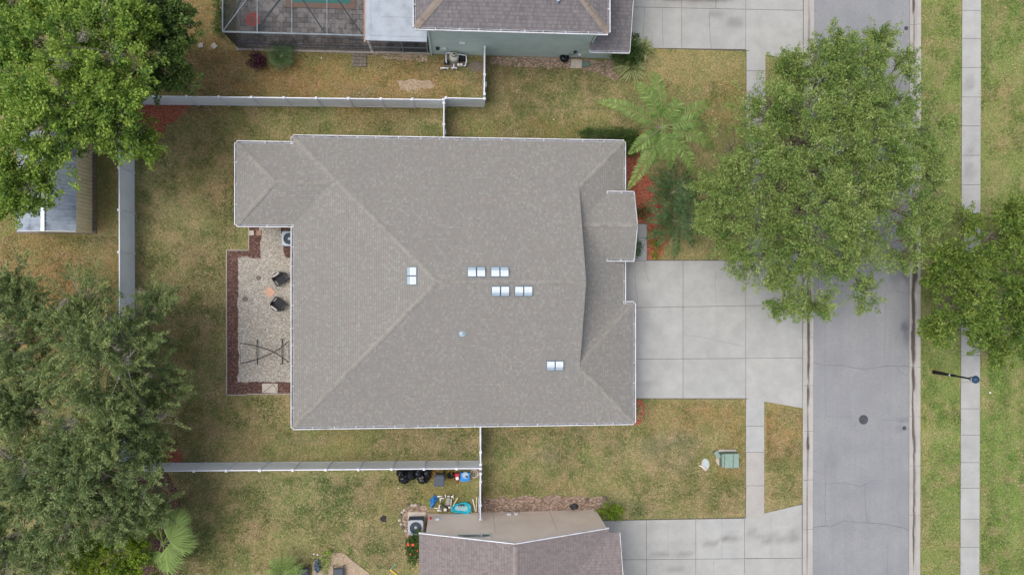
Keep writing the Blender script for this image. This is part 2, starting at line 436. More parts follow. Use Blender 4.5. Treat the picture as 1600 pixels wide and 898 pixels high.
# patches: (px, py, rx, ry, colour, strength) measured on the lawn itself
PATCH = [
 (250,300,45,120,GREEN,.8),(330,290,45,70,TAN,.9),(290,350,50,35,PALE,.6),(240,380,30,40,GREEN,.6),(330,380,60,50,OLIVE,.6),(260,450,50,60,GREEN,.45),
 (320,500,50,90,OLIVE,.8),(330,600,30,60,TAN,.5),(320,680,60,40,OLIVE,.8),(300,700,30,20,GREEN,.3),(380,300,10,80,TAN,.4),(290,190,60,18,TAN,.5),
 (430,190,120,20,OLIVE,.9),(620,190,110,22,BROWN,.35),(560,185,60,20,TAN,.5),(730,190,40,20,OLIVE,.8),(705,190,12,14,GREEN,.6),(850,190,80,20,ORANGE,.45),
 (840,150,80,25,GREEN,.8),(930,150,50,40,GREEN,.55),(780,140,40,45,BROWN,.7),(860,110,60,15,BROWN,.5),(1060,120,70,40,TAN,.8),(1080,130,40,25,GREEN,.5),(1140,150,30,50,ORANGE,.4),(1000,110,40,20,TAN,.5),
 (1050,240,50,40,OLIVE,.8),(1090,380,50,30,OLIVE,.9),(1060,395,40,15,TAN,.5),
 (460,125,240,30,ORANGE,.85),(330,90,80,60,ORANGE,.6),(650,110,60,25,ORANGE,.7),(640,132,28,9,PALE,1.0),(300,40,50,50,ORANGE,.8),(300,120,60,30,BROWN,.4),(680,100,40,20,BROWN,.4),(545,130,20,10,DIRT,.6),(740,120,20,25,BROWN,.7),
 (80,400,90,50,ORANGE,.7),(60,420,60,30,TAN,.5),(150,385,22,20,PALE,.8),(165,320,15,60,BROWN,.5),(90,380,80,12,GREEN,.35),(80,500,80,60,ORANGE,.8),
 (500,690,200,18,TAN,.6),(690,692,55,22,DIRT,.7),(480,680,40,10,DIRT,.5),(720,710,40,10,GREEN,.4),(600,700,60,12,OLIVE,.6),
 (480,800,190,80,GREEN,.6),(500,770,140,35,GREEN,.85),(560,755,90,14,DARKG,.75),(370,760,80,15,GREEN,.5),(350,830,60,60,TAN,.45),(450,840,90,30,OLIVE,.5),(290,760,15,50,BROWN,.6),(340,780,14,14,TAN,.6),
 (610,780,30,30,TAN,.7),(630,850,25,50,DIRT,.35),(560,870,40,30,GREEN,.8),(600,880,30,30,DARKG,.3),(690,775,45,22,ORANGE,.5),(560,840,30,12,PALE,.4),(700,740,60,10,OLIVE,.5),
 (850,720,120,50,GREEN,.85),(780,700,30,30,GREEN,.5),(960,700,60,40,GREEN,.5),(1100,650,70,25,ORANGE,.7),(1040,650,40,25,TAN,.7),(1045,703,40,20,DIRT,.8),(1045,710,22,7,GREEN,.9),(850,715,18,10,DIRT,.8),(920,675,25,9,DIRT,.6),
 (1120,780,60,25,GREEN,.4),(1090,790,80,12,TAN,.4),(980,790,40,16,DIRT,.45),(1010,760,100,20,OLIVE,.6),(860,680,60,10,BROWN,.3),(820,770,60,15,TAN,.3),(1150,720,20,30,ORANGE,.45),
 (1225,660,30,50,ORANGE,.8),(1225,700,30,30,BROWN,.3),(1225,770,30,35,GREEN,.5),
 (1470,60,22,90,TAN,.45),(1470,120,30,60,VIVID,.6),(1495,100,10,150,VIVID,.7),(1460,20,14,40,VIVID,.5),(1470,620,16,40,VIVID,.5),(1480,700,30,120,VIVID,.9),(1445,640,8,45,ORANGE,.6),(1470,850,30,26,TAN,.5),(1475,800,20,20,DARKG,.4),(1462,580,30,20,GREEN,.6),(1443,760,6,60,TAN,.5),
 (1570,60,30,50,VIVID,.55),(1545,70,14,30,DIRT,.4),(1545,130,10,60,TAN,.5),(1560,150,20,30,TAN,.5),(1545,112,9,10,VIVID,.9),(1595,20,10,70,VIVID,.9),(1560,230,30,60,TAN,.5),(1580,280,30,60,VIVID,.4),(1570,700,50,250,VIVID,.95),(1590,640,20,40,TAN,.4),(1560,590,30,40,VIVID,.6),
]
xs = np.concatenate([[-900, -300, -120, -60], np.arange(-32, 40.01, .25), [60, 120, 300, 900]])
ys = np.concatenate([[-900, -300, -120, -50], np.arange(-21, 21.01, .25), [50, 120, 300, 900]])
me, co = grid_mesh('ground', xs, ys, -.012)
gx, gy = co[:, 0], co[:, 1]
wx = gx + (fbm(gx, gy, 2.2, 3)-.5)*2.6; wy = gy + (fbm(gx, gy, 2.2, 11)-.5)*2.6
base = np.tile(OLIVE*.65 + GREEN*.1 + TAN*.25, (len(co), 1)); second = np.tile(TAN*.7+GREEN*.3, (len(co), 1))
for (px, py, rx, ry, c, st) in PATCH:
    q = P(px, py); sx, sy = rx/25.0, ry/25.0
    d = ((wx-q.x)/sx)**2 + ((wy-q.y)/sy)**2
    w = (st*np.exp(-d*.75))[:, None]
    base = base*(1-w) + c*w
far = gx > P(1438, 400).x
base[far] = base[far]*.4 + (VIVID*.88+TAN*.12)*.6
m = fbm(gx, gy, 1.3, 21)[:, None]; k = np.clip((m-.45)*3.2, 0, 1)
second = np.where(base[:, 1:2] > base[:, 0:1]*.98, base*.25+PALE*.4+TAN*.35, base*.25+GREEN*.6+DARKG*.15)
second[far] = base[far]*.5 + (VIVID*.5+TAN*.5)*.5
stripe = (np.sin(gx*2*math.pi/1.1)*.16)[:, None]*((gx > P(1536, 600).x) & (gy < P(1536, 560).y))[:, None]
mo = fbm(gx, gy, 1.7, 41)[:, None]; mo2 = fbm(gx, gy, .8, 47)[:, None]
nearw = ~far[:, None]
base = np.where(nearw, base*(1-.55*np.clip((mo-.56)*6, 0, 1))+GREEN*.55*np.clip((mo-.56)*6, 0, 1), base)
kk = .4*np.clip((.45-mo2)*6, 0, 1); base = base*(1-kk)+(PALE*.6+TAN*.4)*kk
base = base*(1+(fbm(gx, gy, 5, 31)[:, None]-.5)*.35)*(1+stripe)
set_attr(me, 'tint', np.clip(base, 0, 1)); set_attr(me, 'tint2', np.clip(second, 0, 1))
GROUND_T = (xs, ys, base)
add_obj('ground', me, M['lawn'], kind='structure')

# ------------------------------------------------------------------ road, kerbs, pavements, driveways
def strip_grid(name, xl, xr, y0, y1, nx, ny, z, mat, zprof=None, stains_and_shade=(), tonecol=None, kind='structure', parent=None):
    """sheet between two long edges (each (x at y0, x at y1)); zprof gives height across"""
    co = []; 
    for j in range(ny+1):
        t = j/ny; y = y0+(y1-y0)*t
        a = xl[0]+(xl[1]-xl[0])*t; b = xr[0]+(xr[1]-xr[0])*t
        for i in range(nx+1):
            u = i/nx; co.append((a+(b-a)*u, y, z+(np.interp(u, zprof[0], zprof[1]) if zprof else 0)))
    fs = [(j*(nx+1)+i, j*(nx+1)+i+1, (j+1)*(nx+1)+i+1, (j+1)*(nx+1)+i) for j in range(ny) for i in range(nx)]
    me = bpy.data.meshes.new(name); me.from_pydata(co, [], fs)
    c = np.array(co); st = np.zeros(len(c))
    for (px, py, rx, ry, s) in stains_and_shade:
        q = P(px, py); jx = (fbm(c[:, 0], c[:, 1], .5, 5)-.5)*.35; jy = (fbm(c[:, 0], c[:, 1], 1.2, 9)-.5)*1.2
        d = ((c[:, 0]+jx*min(1, rx/8)-q.x)/(rx/25))**2+((c[:, 1]+jy*min(1, ry/20)-q.y)/(ry/25))**2
        st = np.maximum(st, s*np.clip(1.4-d*1.2, 0, 1))
    st = st*(.75+.7*fbm(c[:, 0], c[:, 1], .4, 77)); set_attr(me, 'stain_shade', np.clip(st, 0, 1), 'FLOAT')
    tone = np.tile(np.array(tonecol or (1, 1, 1))[None, :], (len(c), 1))*(.93+.14*fbm(c[:, 0], c[:, 1], 3, 8))[:, None]
    set_attr(me, 'tone', tone)
    return add_obj(name, me, mat, kind=kind, parent=parent)
YB, YT = -60.0, 60.0
def xat(pxt, pxb):      # long line through photo top and bottom, extended to YB..YT
    a = P(pxt, 0); b = P(pxb, 898); s = (b.x-a.x)/(b.y-a.y)
    return (a.x+(YB-a.y)*s, a.x+(YT-a.y)*s)
road = strip_grid('road', xat(1272, 1269.5), xat(1421.5, 1420), YB, YT, 40, 700, -.004, M['asphalt'],
   zprof=([0, .5, 1], [0, .05, 0]),
   stains_and_shade=[(1413,420,8,25,1),(1418,436,6,14,.7),(1415,512,8,14,.9),(1417,530,6,16,.6),(1405,668,10,8,.3),(1412,655,10,5,.35),(1300,720,12,60,.12),(1400,420,14,40,.4)])
kerb_tone = (1.0, .93, .89)
KP = ([0, .38, .44, .56, 1], [.10, .085, -.004, .0, .012])
strip_grid('kerb', xat(1254.5, 1252.5), xat(1272, 1269.5), YB, YT, 16, 800, .012, M['concrete'], zprof=KP, tonecol=kerb_tone,
   stains_and_shade=[(1263,500,2.6,60,.9),(1263,560,2.4,50,.8),(1262,620,3,22,.7),(1262,690,2,70,.5),(1261,820,1.3,90,.5),(1264,60,2,60,.35),(1262,690,3,12,.9),(1263,450,3,30,1),(1258,470,3,16,.5)])
strip_grid('kerb', xat(1437.5, 1436), xat(1421.5, 1420), YB, YT, 16, 800, .012, M['concrete'], zprof=KP, tonecol=kerb_tone,
   stains_and_shade=[(1429,410,5,40,1),(1427,470,3.4,50,1),(1427,530,3.8,40,1),(1427,585,3,26,1),(1426,640,1.5,60,.9),(1427,10,2.6,20,1),(1428,90,2,80,.5),(1428,740,1.7,120,.7),(1427,840,1.5,60,.8),(1427,345,5,50,.9)])

def slabs(name, polys, tones, z0, z1, gap=.012, mat='concrete', label=None, stains_and_shade=()):
    """concrete slabs with open joints over a dirt bed, one mesh; finely gridded so stains can lie in the concrete"""
    co = []; fs = []; tn = []
    for poly, t in zip(polys, tones):
        q = [Vector((p[0], p[1], 0)) for p in poly]; c = sum(q, Vector())/len(q)
        r = []
        n = len(q)
        for i in range(n):      # inset every edge by half the joint
            a, b, d = q[i-1], q[i], q[(i+1) % n]
            e1 = (b-a).normalized(); e2 = (d-b).normalized()
            n1 = Vector((-e1.y, e1.x, 0)); n2 = Vector((-e2.y, e2.x, 0))
            if n1.dot(c-b) < 0: n1 = -n1
            if n2.dot(c-b) < 0: n2 = -n2
            bis = (n1+n2); k = gap/max(.3, (1+n1.dot(n2))); r.append(b+bis*k)
        if len(r) == 4:
            N = max(1, int((r[1]-r[0]).length/.3)); K = max(1, int((r[3]-r[0]).length/.3)); s0 = len(co)
            for j in range(K+1):
                for i in range(N+1):
                    u, v = i/N, j/K
                    p = r[0].lerp(r[1], u).lerp(r[3].lerp(r[2], u), v)
                    co.append((p.x, p.y, z1)); tn.append(t)
            for j in range(K):
                for i in range(N): fs.append((s0+j*(N+1)+i, s0+j*(N+1)+i+1, s0+(j+1)*(N+1)+i+1, s0+(j+1)*(N+1)+i))
        else:
            s0 = len(co)
            for p in r: co.append((p.x, p.y, z1)); tn.append(t)
            fs.append(tuple(range(s0, s0+len(r))))
        s0 = len(co)
        for p in r: co.append((p.x, p.y, z1)); co.append((p.x, p.y, z0)); tn += [t, t]
        m_ = len(r)
        for i in range(m_):
            j = (i+1) % m_; fs.append((s0+2*i, s0+2*i+1, s0+2*j+1, s0+2*j))
    me = bpy.data.meshes.new(name); me.from_pydata(co, [], fs)
    c = np.array(co); st = np.zeros(len(c))
    for (px, py, rx, ry, s) in stains_and_shade:
        q = P(px, py); d = ((c[:, 0]-q.x)/(rx/25))**2+((c[:, 1]-q.y)/(ry/25))**2
        st = np.maximum(st, s*np.clip(1.4-d, 0, 1)*(.5+fbm(c[:, 0], c[:, 1], .6, 4)))
    set_attr(me, 'stain_shade', np.clip(st, 0, 1), 'FLOAT')
    set_attr(me, 'tone', np.array(tn)*(.95+.1*fbm(c[:, 0], c[:, 1], 1.5, 8))[:, None])
    return add_obj(name, me, M[mat], kind='structure')
def grid_slabs(xl, yl, poly=None):
    """xl: list of px columns, yl: list of (py at left, py at right) rows -> quads of world points"""
    out = []
    x0, x1 = xl[0], xl[-1]
    yy = lambda r, x: r[0]+(r[1]-r[0])*(x-x0)/(x1-x0)
    for a, b in zip(xl[:-1], xl[1:]):
        for r, s in zip(yl[:-1], yl[1:]):
            out.append([P2(a, yy(s, a)), P2(b, yy(s, b)), P2(b, yy(r, b)), P2(a, yy(r, a))])
    return out
def bed(name, pts, z, mat, kind='structure', thick=.06):
    m = MB(); m.prism(pts, z-thick, z); return m.build(name, M[mat], kind=kind)
rt = lambda a=.92, b=1.02: (lambda k, w: (k, k*(1-w*.4), k*(1-w)))(random.uniform(a, b), random.uniform(.0, .035))
# main driveway
dm = grid_slabs([960, 1067, 1165, 1254], [(407, 407), (481, 476), (561, 559), (622, 622)])
dm[8] = [P2(1165, 622), P2(1254, 637.5), P2(1254, 559), P2(1165, 559.5)]
dm.append([P2(1165, 407), P2(1254, 407), P2(1254, 392), P2(1197, 407)][::-1])
bed('driveway_bed', [P2(958, 623), P2(1195, 623), P2(1255, 638), P2(1255, 390), P2(1196, 406), P2(958, 406)], .006, 'joint')
slabs('driveway', dm, [rt() for _ in dm], 0, .03, stains_and_shade=[(1040,530,4,4,.2),(1000,600,30,5,.15)])
# north neighbour driveway
dn = grid_slabs([960, 1065, 1165, 1255], [(-300, -300), (-160, -160), (-70, -68), (11, 17), (75, 79)])
dn[-1] = [P2(1165, 79), P2(1255, 99), P2(1255, 17), P2(1165, 15.2)]
bed('driveway_bed', [P2(959, 74), P2(1165, 80), P2(1256, 100), P2(1256, -300), P2(959, -300)], .006, 'joint')
slabs('driveway', dn, [rt(.88, .96) for _ in dn], 0, .03, stains_and_shade=[(1085,-4,60,9,.45),(1148,36,14,10,.25),(1120,22,14,6,.2)])  # first, widest entry paints the parked car's shade into the concrete
# south neighbour driveway
ds = grid_slabs([925, 1010, 1087, 1163, 1253], [(813, 807.5), (874, 871), (960, 958), (1050, 1048), (1180, 1180)])
ds[12] = [P2(1163, 871.5), P2(1253, 871), P2(1253, 787), P2(1163, 808.5)]
bed('driveway_bed', [P2(925, 1180), P2(1254, 1180), P2(1254, 786), P2(1195, 807), P2(1163, 808), P2(925, 812.5)], .006, 'joint')
slabs('driveway', ds, [rt(.92, 1.0) for _ in ds], 0, .03, stains_and_shade=[(1140,840,16,7,.38),(1110,848,12,5,.25),(1175,830,8,9,.22),(1210,839,40,6,.22),(1030,868,22,4,.3),(1070,866,16,3,.25),(1240,836,12,8,.25),(1055,890,16,4,.3),(1200,846,8,5,.4)])
# west pavement
sw = []
for a, b in zip([622.5, 665, 706, 758, ], [665, 706, 758, 808]):
    sw.append([P2(1165, b), P2(1194, b), P2(1194, a), P2(1165.5, a)])
bb = [80, 111, 145, 182, 220, 258, 296, 334, 371, 406]
for a, b in zip(bb[:-1], bb[1:]): sw.append([P2(1166, b), P2(1196, b), P2(1196, a), P2(1166, a)])
bed('pavement_bed', [P2(1165.5, 621.6), P2(1194, 621.6), P2(1193.5, 808.6), P2(1165, 808.6)], .004, 'joint')
bed('pavement_bed', [P2(1166, 79.5), P2(1196, 79.5), P2(1195.5, 406.8), P2(1165.5, 406.8)], .004, 'joint')
tw = [(.97,.98,.98), (.96,.96,.96), (1.0,.93,.88), (.99,.91,.86)] + [rt(.9, 1) for _ in bb[1:]]
slabs('pavement', sw, tw, 0, .032)
# east pavement
jo = [-480,-430,-385,-340,-295,-250,-205,-160,-115,-72,-28,17,61,106,152,197,243,289,334,379,424,468,512,555,597,638,679,722,762,810,854,898,942,986,1030,1075,1120,1165,1210,1255,1300,1345]
se = []
for a, b in zip(jo[:-1], jo[1:]):
    l = lambda y: 1503-3*y/898; r = lambda y: 1532.5-2.5*y/898
    se.append([P2(l(b), b), P2(r(b), b), P2(r(a), a), P2(l(a), a)])
bed('pavement_bed', [P2(1503+1.6, -480), P2(1532.5+1.3, -480), P2(1530-1.2, 1345), P2(1500-1.4, 1345)], .004, 'joint')
slabs('pavement', se, [rt(.9, 1.0) for _ in se], 0, .032, stains_and_shade=[(1515,130,9,13,.2),(1515,240,10,10,.18),(1515,268,12,14,.22)])
# front path beside the porch
fp = []
for a, b in zip([350, 371.5], [371.5, 407]): fp.append([P2(985, b), P2(1010.5, b), P2(1010.5, a), P2(985, a)])
bed('path_bed', [P2(984, 349), P2(1011, 349), P2(1011, 407.3), P2(984, 407.3)], .005, 'joint')
slabs('path', fp, [(.84,.88,.9)]*2, 0, .034)

# road cracks: fine sealed lines lying in the asphalt and the slabs
def crack(pts, w, z, parent, jit=.03):
    v = []; 
    q = [P(*p) for p in pts]; dense = []
    for a, b in zip(q[:-1], q[1:]):
        n = max(2, int((b-a).length/.3))
        for i in range(n): dense.append(a.lerp(b, i/n)+Vector((random.uniform(-jit, jit), random.uniform(-jit, jit), 0)))
    dense.append(q[-1]); m = MB(); vs = []; fs = []
    for i, p in enumerate(dense):
        d = (dense[min(i+1, len(dense)-1)]-dense[max(i-1, 0)]).normalized(); s_ = Vector((-d.y, d.x, 0))
        ww = w*random.uniform(.5, 1.2)
        zz = z
        if parent is road:
            xl = P(1270.5, 449).x; xr = P(1421, 449).x; u = (p.x-xl)/(xr-xl); zz = .001+.05*(1-abs(2*u-1))
        vs += [p+s_*ww/2+Vector((0, 0, zz)), p-s_*ww/2+Vector((0, 0, zz))]
    for i in range(len(dense)-1): fs.append((2*i, 2*i+1, 2*i+3, 2*i+2))
    m.add(vs, fs); return m.build('crack', M['crack'], parent)
for pts, w in [
  ([(1271,566),(1287,570),(1320,571),(1350,577),(1380,572),(1420,572)], .035),
  ([(1401,574),(1408,581),(1418,587)], .03),
  ([(1271,823),(1300,820),(1318,813),(1355,816),(1390,819),(1419,827)], .04),
  ([(1288,720),(1290,745),(1289,800),(1291,820)], .022),([(1289,755),(1320,754),(1343,759),(1352,755)], .035),
  ([(1352,755),(1351,780),(1355,815)], .022),([(1352,755),(1362,750),(1372,749)], .015),
  ([(1381,560),(1383,500),(1383,455)], .015),([(1289,500),(1288,560),(1290,640),(1288,655)], .013),
  ([(1386,455),(1400,455),(1420,457)], .02),([(1270,650),(1300,651),(1330,651)], .012),([(1375,656),(1400,657),(1420,657)], .02),
  ([(1345,415),(1370,413),(1395,420),(1420,421)], .02),([(1381,690),(1380,722),(1383,740)], .012),([(1402,760),(1403,815)], .012),
  ([(1386,850),(1386,897)], .015),([(1270,735),(1280,738),(1288,740)], .015),([(1346,475),(1347,455)], .012),([(1385,570),(1384,620)], .01)]:
    crack(pts, w, 0, road)
drv = [o for o in COL.objects if o.name.startswith('driveway') and 'bed' not in o.name]
for pts, w, dv in [([(992,430),(993,450),(996,470),(991,482)], .02, 0),([(1007,407),(1009,430),(1015,440)], .02, 0),([(1070,524),(1090,525),(1120,532),(1163,541)], .012, 0),([(1118,420),(1117,450),(1120,478)], .012, 0),
  ([(1007,13),(1006,35),(1004,50),(1005,70)], .022, 1),([(1035,15),(1035,45),(1036,72)], .02, 1),([(1110,14),(1108,30),(1109,55),(1111,77)], .025, 1),([(1118,-20),(1118,14)], .03, 1),([(1024,-20),(1023,10)], .02, 1),
  ([(1043,810),(1044,845),(1043,872)], .012, 2),([(1128,810),(1128,845),(1127,872)], .01, 2),([(1204,810),(1205,870)], .01, 2),([(1115,874),(1115,898)], .012, 2)]:
    crack(pts, w, .034, drv[dv], .012)
# kerb joints
for kb, (x0, x1), ys_ in ((0, (1254.5, 1271), [425, 527, 602, 673, 749, 826]), (1, (1421, 1437), [39, 457, 573, 650, 727, 804])):
    k_ = [o for o in COL.objects if o.name.startswith('kerb')][kb]
    for y in ys_:
        m = MB(); a = P(x0, y); b = P(x1, y)
        pr = KP if kb == 0 else ([1-q for q in KP[0]][::-1], KP[1][::-1])
        vs = []; 
        for u in np.linspace(0, 1, 13):
            p = a.lerp(b, u); zz = .012+np.interp(u, *pr)+.003; vs += [(p.x, p.y-.012, zz), (p.x, p.y+.012, zz)]
        m.add(vs, [(2*i, 2*i+2, 2*i+3, 2*i+1) for i in range(12)]); m.build('crack', M['crack'], k_)

# beds
def bed_poly(name, pts, z, mat, wob=.1, seed=0, kind='structure'):
    """planting bed with a ragged edge"""
    q = [P(*p) for p in pts]; out = []
    for a, b in zip(q, q[1:]+q[:1]):
        n = max(1, int((b-a).length/.18))
        for i in range(n):
            p = a.lerp(b, i/n); k = mnoise.noise(Vector((p.x*2.1, p.y*2.1, seed)))*wob*1.6 + random.uniform(-1, 1)*wob*.35
            d = (b-a).normalized(); out.append((p.x-d.y*k, p.y+d.x*k))
    m = MB(); m.prism(out, z-.03, z); return m.build(name, M[mat], kind=kind)
bed_poly('mulch_bed', [(195,164),(300,163),(285,180),(262,196),(245,222),(228,240),(200,250)], .012, 'mulch_red', .12, 1)
bed_poly('mulch_bed', [(255,700),(276,697),(284,706),(285,722),(256,722)], .012, 'mulch_red', .1, 2)
bed_poly('mulch_bed', [(978,218),(995,225),(1002,245),(1006,270),(1040,300),(1060,330),(1050,360),(1040,385),(1028,406),(1011.5,406),(1011.5,349),(984,349),(978,300)], .012, 'mulch_red', .08, 3)
bed_poly('mulch_bed', [(985,625),(1003,625),(1008,640),(1006,655),(1000,664),(985,664)], .012, 'mulch_red', .08, 4)
bed_poly('rock_bed', [(754,777),(800,776),(880,775),(940,776),(948,784),(948,800),(754,803)], .014, 'river_rock', .12, 5)
bed_poly('soil_bed', [(765,90),(860,90),(960,96),(970,118),(960,126),(930,112),(880,106),(800,104),(765,100)], .01, 'river_rock', .12, 6)
bed_poly('soil_bed', [(545,84),(570,85),(668,87),(668,97),(630,96),(610,94),(590,88)], .009, 'sand', .1, 7)
bed_poly('sand_patch', [(620,128),(640,124),(665,126),(682,131),(676,138),(655,139),(640,143),(622,140),(626,134)], .008, 'sand', .12, 8)
bed_poly('mulch_bed', [(262,740),(275,760),(284,790),(296,815),(298,840),(290,870),(278,905),(200,905),(200,740)], .009, 'mulch_brown', .06, 9)
bed_poly('rock_bed', [(628,802),(640,790),(664,790),(672,800),(668,838),(634,840)], .013, 'river_rock', .1, 10)
# gravel seating area: brown mulch ring, gravel inside, edging
bed_poly('mulch_bed', [(389.5,350),(470,350),(470,616),(355,616),(355,391),(389.5,391)], .012, 'mulch_brown', .0, 11)
bed_poly('gravel', [(408,350),(440,350),(441,380),(446,402),(470,402),(470,596),(372,597),(373,470),(371,403),(407,403)], .022, 'gravel', .09, 12)
for pts, w_ in (([(389,353),(389,391)], 'short upright strip of concrete edging beside the narrow gravel neck'), ([(389,391),(354.5,391)], 'short concrete edging strip stepping out across the top of the mulch'), ([(354.5,391),(354.5,616.5)], 'long straight concrete edging between back lawn and brown mulch'),
                 ([(354.5,616.5),(386,616.5)], 'short raised concrete edging piece at the lower left patio corner'), ([(386,615),(460,615)], 'straight concrete edging under the large pale stone')):
    m = MB(); a, b = P(*pts[0]), P(*pts[1]); m.bar(a+Vector((0,0,.02)), b+Vector((0,0,.02)), .07, .09)
    m.build('garden_edging', M['concrete_edge'], label=w_, cat='edging', group='edging around the gravel patio')
# patio of the south-west neighbour
bed_poly('patio', [(486,915),(489,878),(502,866),(520,862),(538,864),(550,874),(575,893),(598,915)], .038, 'sand', .02, 13)
# ------------------------------------------------------------------ houses
def roof_face(mb, pts):
    """planar roof face with metric UVs: u along the eave (horizontal), v up the slope"""
    p = [Vector(q) for q in pts]; nrm = Vector()
    for i in range(len(p)): nrm += p[i].cross(p[(i+1) % len(p)])
    if nrm.z < 0: p = p[::-1]; nrm = -nrm
    nrm.normalize(); hz = Vector((-nrm.y, nrm.x, 0))
    hz = hz.normalized() if hz.length > 1e-4 else Vector((1, 0, 0))
    up = nrm.cross(hz)
    if up.z < 0: up = -up
    mb.uv[len(mb.f)] = [(q.dot(hz), q.dot(up)+50) for q in p]
    mb.add(p, [tuple(range(len(p)))]); return nrm
def caps(mb, a, b, n1, n2, w=.15, step=.26, off=.012):
    """overlapping cap shingles folded over a hip or ridge"""
    a = Vector(a); b = Vector(b); d = (b-a).normalized(); L = (b-a).length; up = (n1+n2).normalized()
    def side(n):
        s_ = n.cross(d).normalized(); return s_ if s_.dot(up) < 0 else -s_
    s1, s2 = side(n1), side(n2)
    if s1.dot(s2) > .9: s2 = -s1
    k = int(L/step)
    for i in range(k):
        t0, t1 = i*step, min(L, (i+1)*step+.04); e = off+random.uniform(0, .012)
        p0 = a+d*t0+up*(e+.022); p1 = a+d*t1+up*e
        mb.add([p0+s1*w, p0, p0+s2*w, p1+s1*w, p1, p1+s2*w], [(0,1,4,3),(1,2,5,4),(0,1,2)])
def gutter(parent, a, b, out, ext=0.0, strap=1.15, label=None, dep=.12):
    """open trough with white lips and hanger straps; a,b = eave line ends, out = outward direction"""
    a = Vector(a); b = Vector(b); o = Vector((out[0], out[1], 0)); d = (b-a).normalized(); a = a-d*ext; b = b+d*ext; z = Vector((0, 0, 1))
    m = MB(); m.cur = 0
    m.bar(a+o*.115-z*.05, b+o*.115-z*.05, .045, .12)        # outer lip
    m.bar(a+o*.0-z*.065, b+o*.0-z*.065, .02, .13)            # back
    L = (b-a).length; n = max(1, int(L/strap)); 
    for i in range(n+1):
        p = a+d*(L*i/n if n else 0); p = p+d*(.02 if i == 0 else -.02 if i == n else random.uniform(-.12, .12))
        m.bar(p-o*.02+z*.012, p+o*.13+z*.012, .035, .012)
    m.cur = 1; m.bar(a+o*.055-z*.1, b+o*.055-z*.1, .1, .02)
    m.cur = 0
    for p in (a+d*.008, b-d*.008): m.bar(p-z*.05, p+o*.135-z*.05, .016, .1)
    return m.build('gutter', [M['gutter_white'], M['gutter_in']], parent)
def wall_box(m, x0, y0, x1, y1, z0, z1): m.box(x0, y0, z0, x1, y1, z1)

ZE, PT = 2.65, .36
W1 = thing('house', 'single storey house under the large grey shingle hip roof at centre', 'house', (0, 0, 0))
xW = P(458, 440, ZE).x; xE = (P(976, 260, ZE).x+P(973, 440, ZE).x)/2; xG = P(990, 570, ZE).x
yN = (P(470, 215, ZE).y+P(960, 221, ZE).y)/2; yS = P(700, 664, ZE).y; yGn = P(980, 474, ZE).y
Z = lambda x, y, h: (x, y, ZE+h)
h = (yN-yS)/2; yr = (yN+yS)/2
# the vertical break of the upper gable
zv = ZE+PT*(xE-P(905, 293, 4).x); xv = P(905, 300, zv).x
R1 = Z(xW+h, yr, PT*h); R2 = Z(xv+.05, yr, PT*h)
V1 = Z(xv, yN-(xE-xv), PT*(xE-xv)); V2 = Z(xv, yS+(xG-xv), PT*(xG-xv))
Hc = Z(xv, yGn-(xG-xv), PT*(xG-xv)); Vd = Z(xv, yGn-(xE-xv), PT*(xE-xv))
A, B, C_, D = Z(xW, yS, 0), Z(xG, yS, 0), Z(xG, yGn, 0), Z(xE, yGn, 0)
E, F_ = Z(xE, yN, 0), Z(xW, yN, 0)
rf = MB()
nS = roof_face(rf, [A, B, V2, R2, R1]); nW = roof_face(rf, [F_, A, R1]); nN = roof_face(rf, [E, F_, R1, R2, V1])
# front slope, cut where the porch roof comes through
nE = roof_face(rf, [E, V1, Vd, D]); nGn = roof_face(rf, [D, Vd, Hc, C_]); nGe = roof_face(rf, [C_, Hc, V2, B])
rf.add([V1, R2, V2, Hc, Vd], [(0, 1, 2, 3, 4)]); rf.uv[len(rf.f)-1] = [(p[1], p[2]) for p in (V1, R2, V2, Hc, Vd)]
# rear wing
xL = P(370, 290, ZE).x; yLn = P(415, 224, ZE).y; yLs = P(415, 351, ZE).y; hl = (yLn-yLs)/2; yl = (yLn+yLs)/2
La, Lb = Z(xL, yLn, 0), Z(xL, yLs, 0); Lr = Z(xL+hl, yl, PT*hl); Le = Z(xW+hl, yl, PT*hl)
nLn = roof_face(rf, [Z(xW, yLn, 0), La, Lr, Le]); nLs = roof_face(rf, [Lb, Z(xW, yLs, 0), Le, Lr]); nLw = roof_face(rf, [La, Lb, Lr])
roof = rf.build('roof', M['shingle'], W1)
# porch gable
zp = ZE+PT*(xE-P(948, 353, 3).x); xP0 = P(948, 353, zp).x; yPn = P(970, 302, zp).y; yPs = P(970, 405, zp).y; hp = (yPn-yPs)/2; yp = (yPn+yPs)/2
xP1 = P(991, 353, zp).x; zr = zp+PT*hp; xPr = xP0-hp
pf = MB()
nPn = roof_face(pf, [(xP0, yPn, zp), (xPr, yp, zr), (xP1, yp, zr), (xP1, yPn, zp)])
nPs = roof_face(pf, [(xP0, yPs, zp), (xP1, yPs, zp), (xP1, yp, zr), (xPr, yp, zr)])
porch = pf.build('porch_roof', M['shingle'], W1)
m = MB(); m.bar((xP1+.015, yPn, zp-.09), (xP1+.015, yp, zr-.09), .03, .2); m.bar((xP1+.015, yPs, zp-.09), (xP1+.015, yp, zr-.09), .03, .2); m.build('bargeboard', M['gutter_white'], porch)
m = MB(); m.add([(xP1-.03, yPn+.0, zp-.02), (xP1-.03, yPs, zp-.02), (xP1-.03, yp, zr-.02)], [(0, 1, 2)]); m.box(xP1-.35, yPs+.1, 0, xP1-.1, yPs+.4, zp-.05); m.box(xP1-.35, yPn-.4, 0, xP1-.1, yPn-.1, zp-.05)
m.box(xE-.5, yPs+.1, zp-.2, xP1-.1, yPn-.1, zp-.08); m.build('porch_frame', M['stucco_tan'], W1)
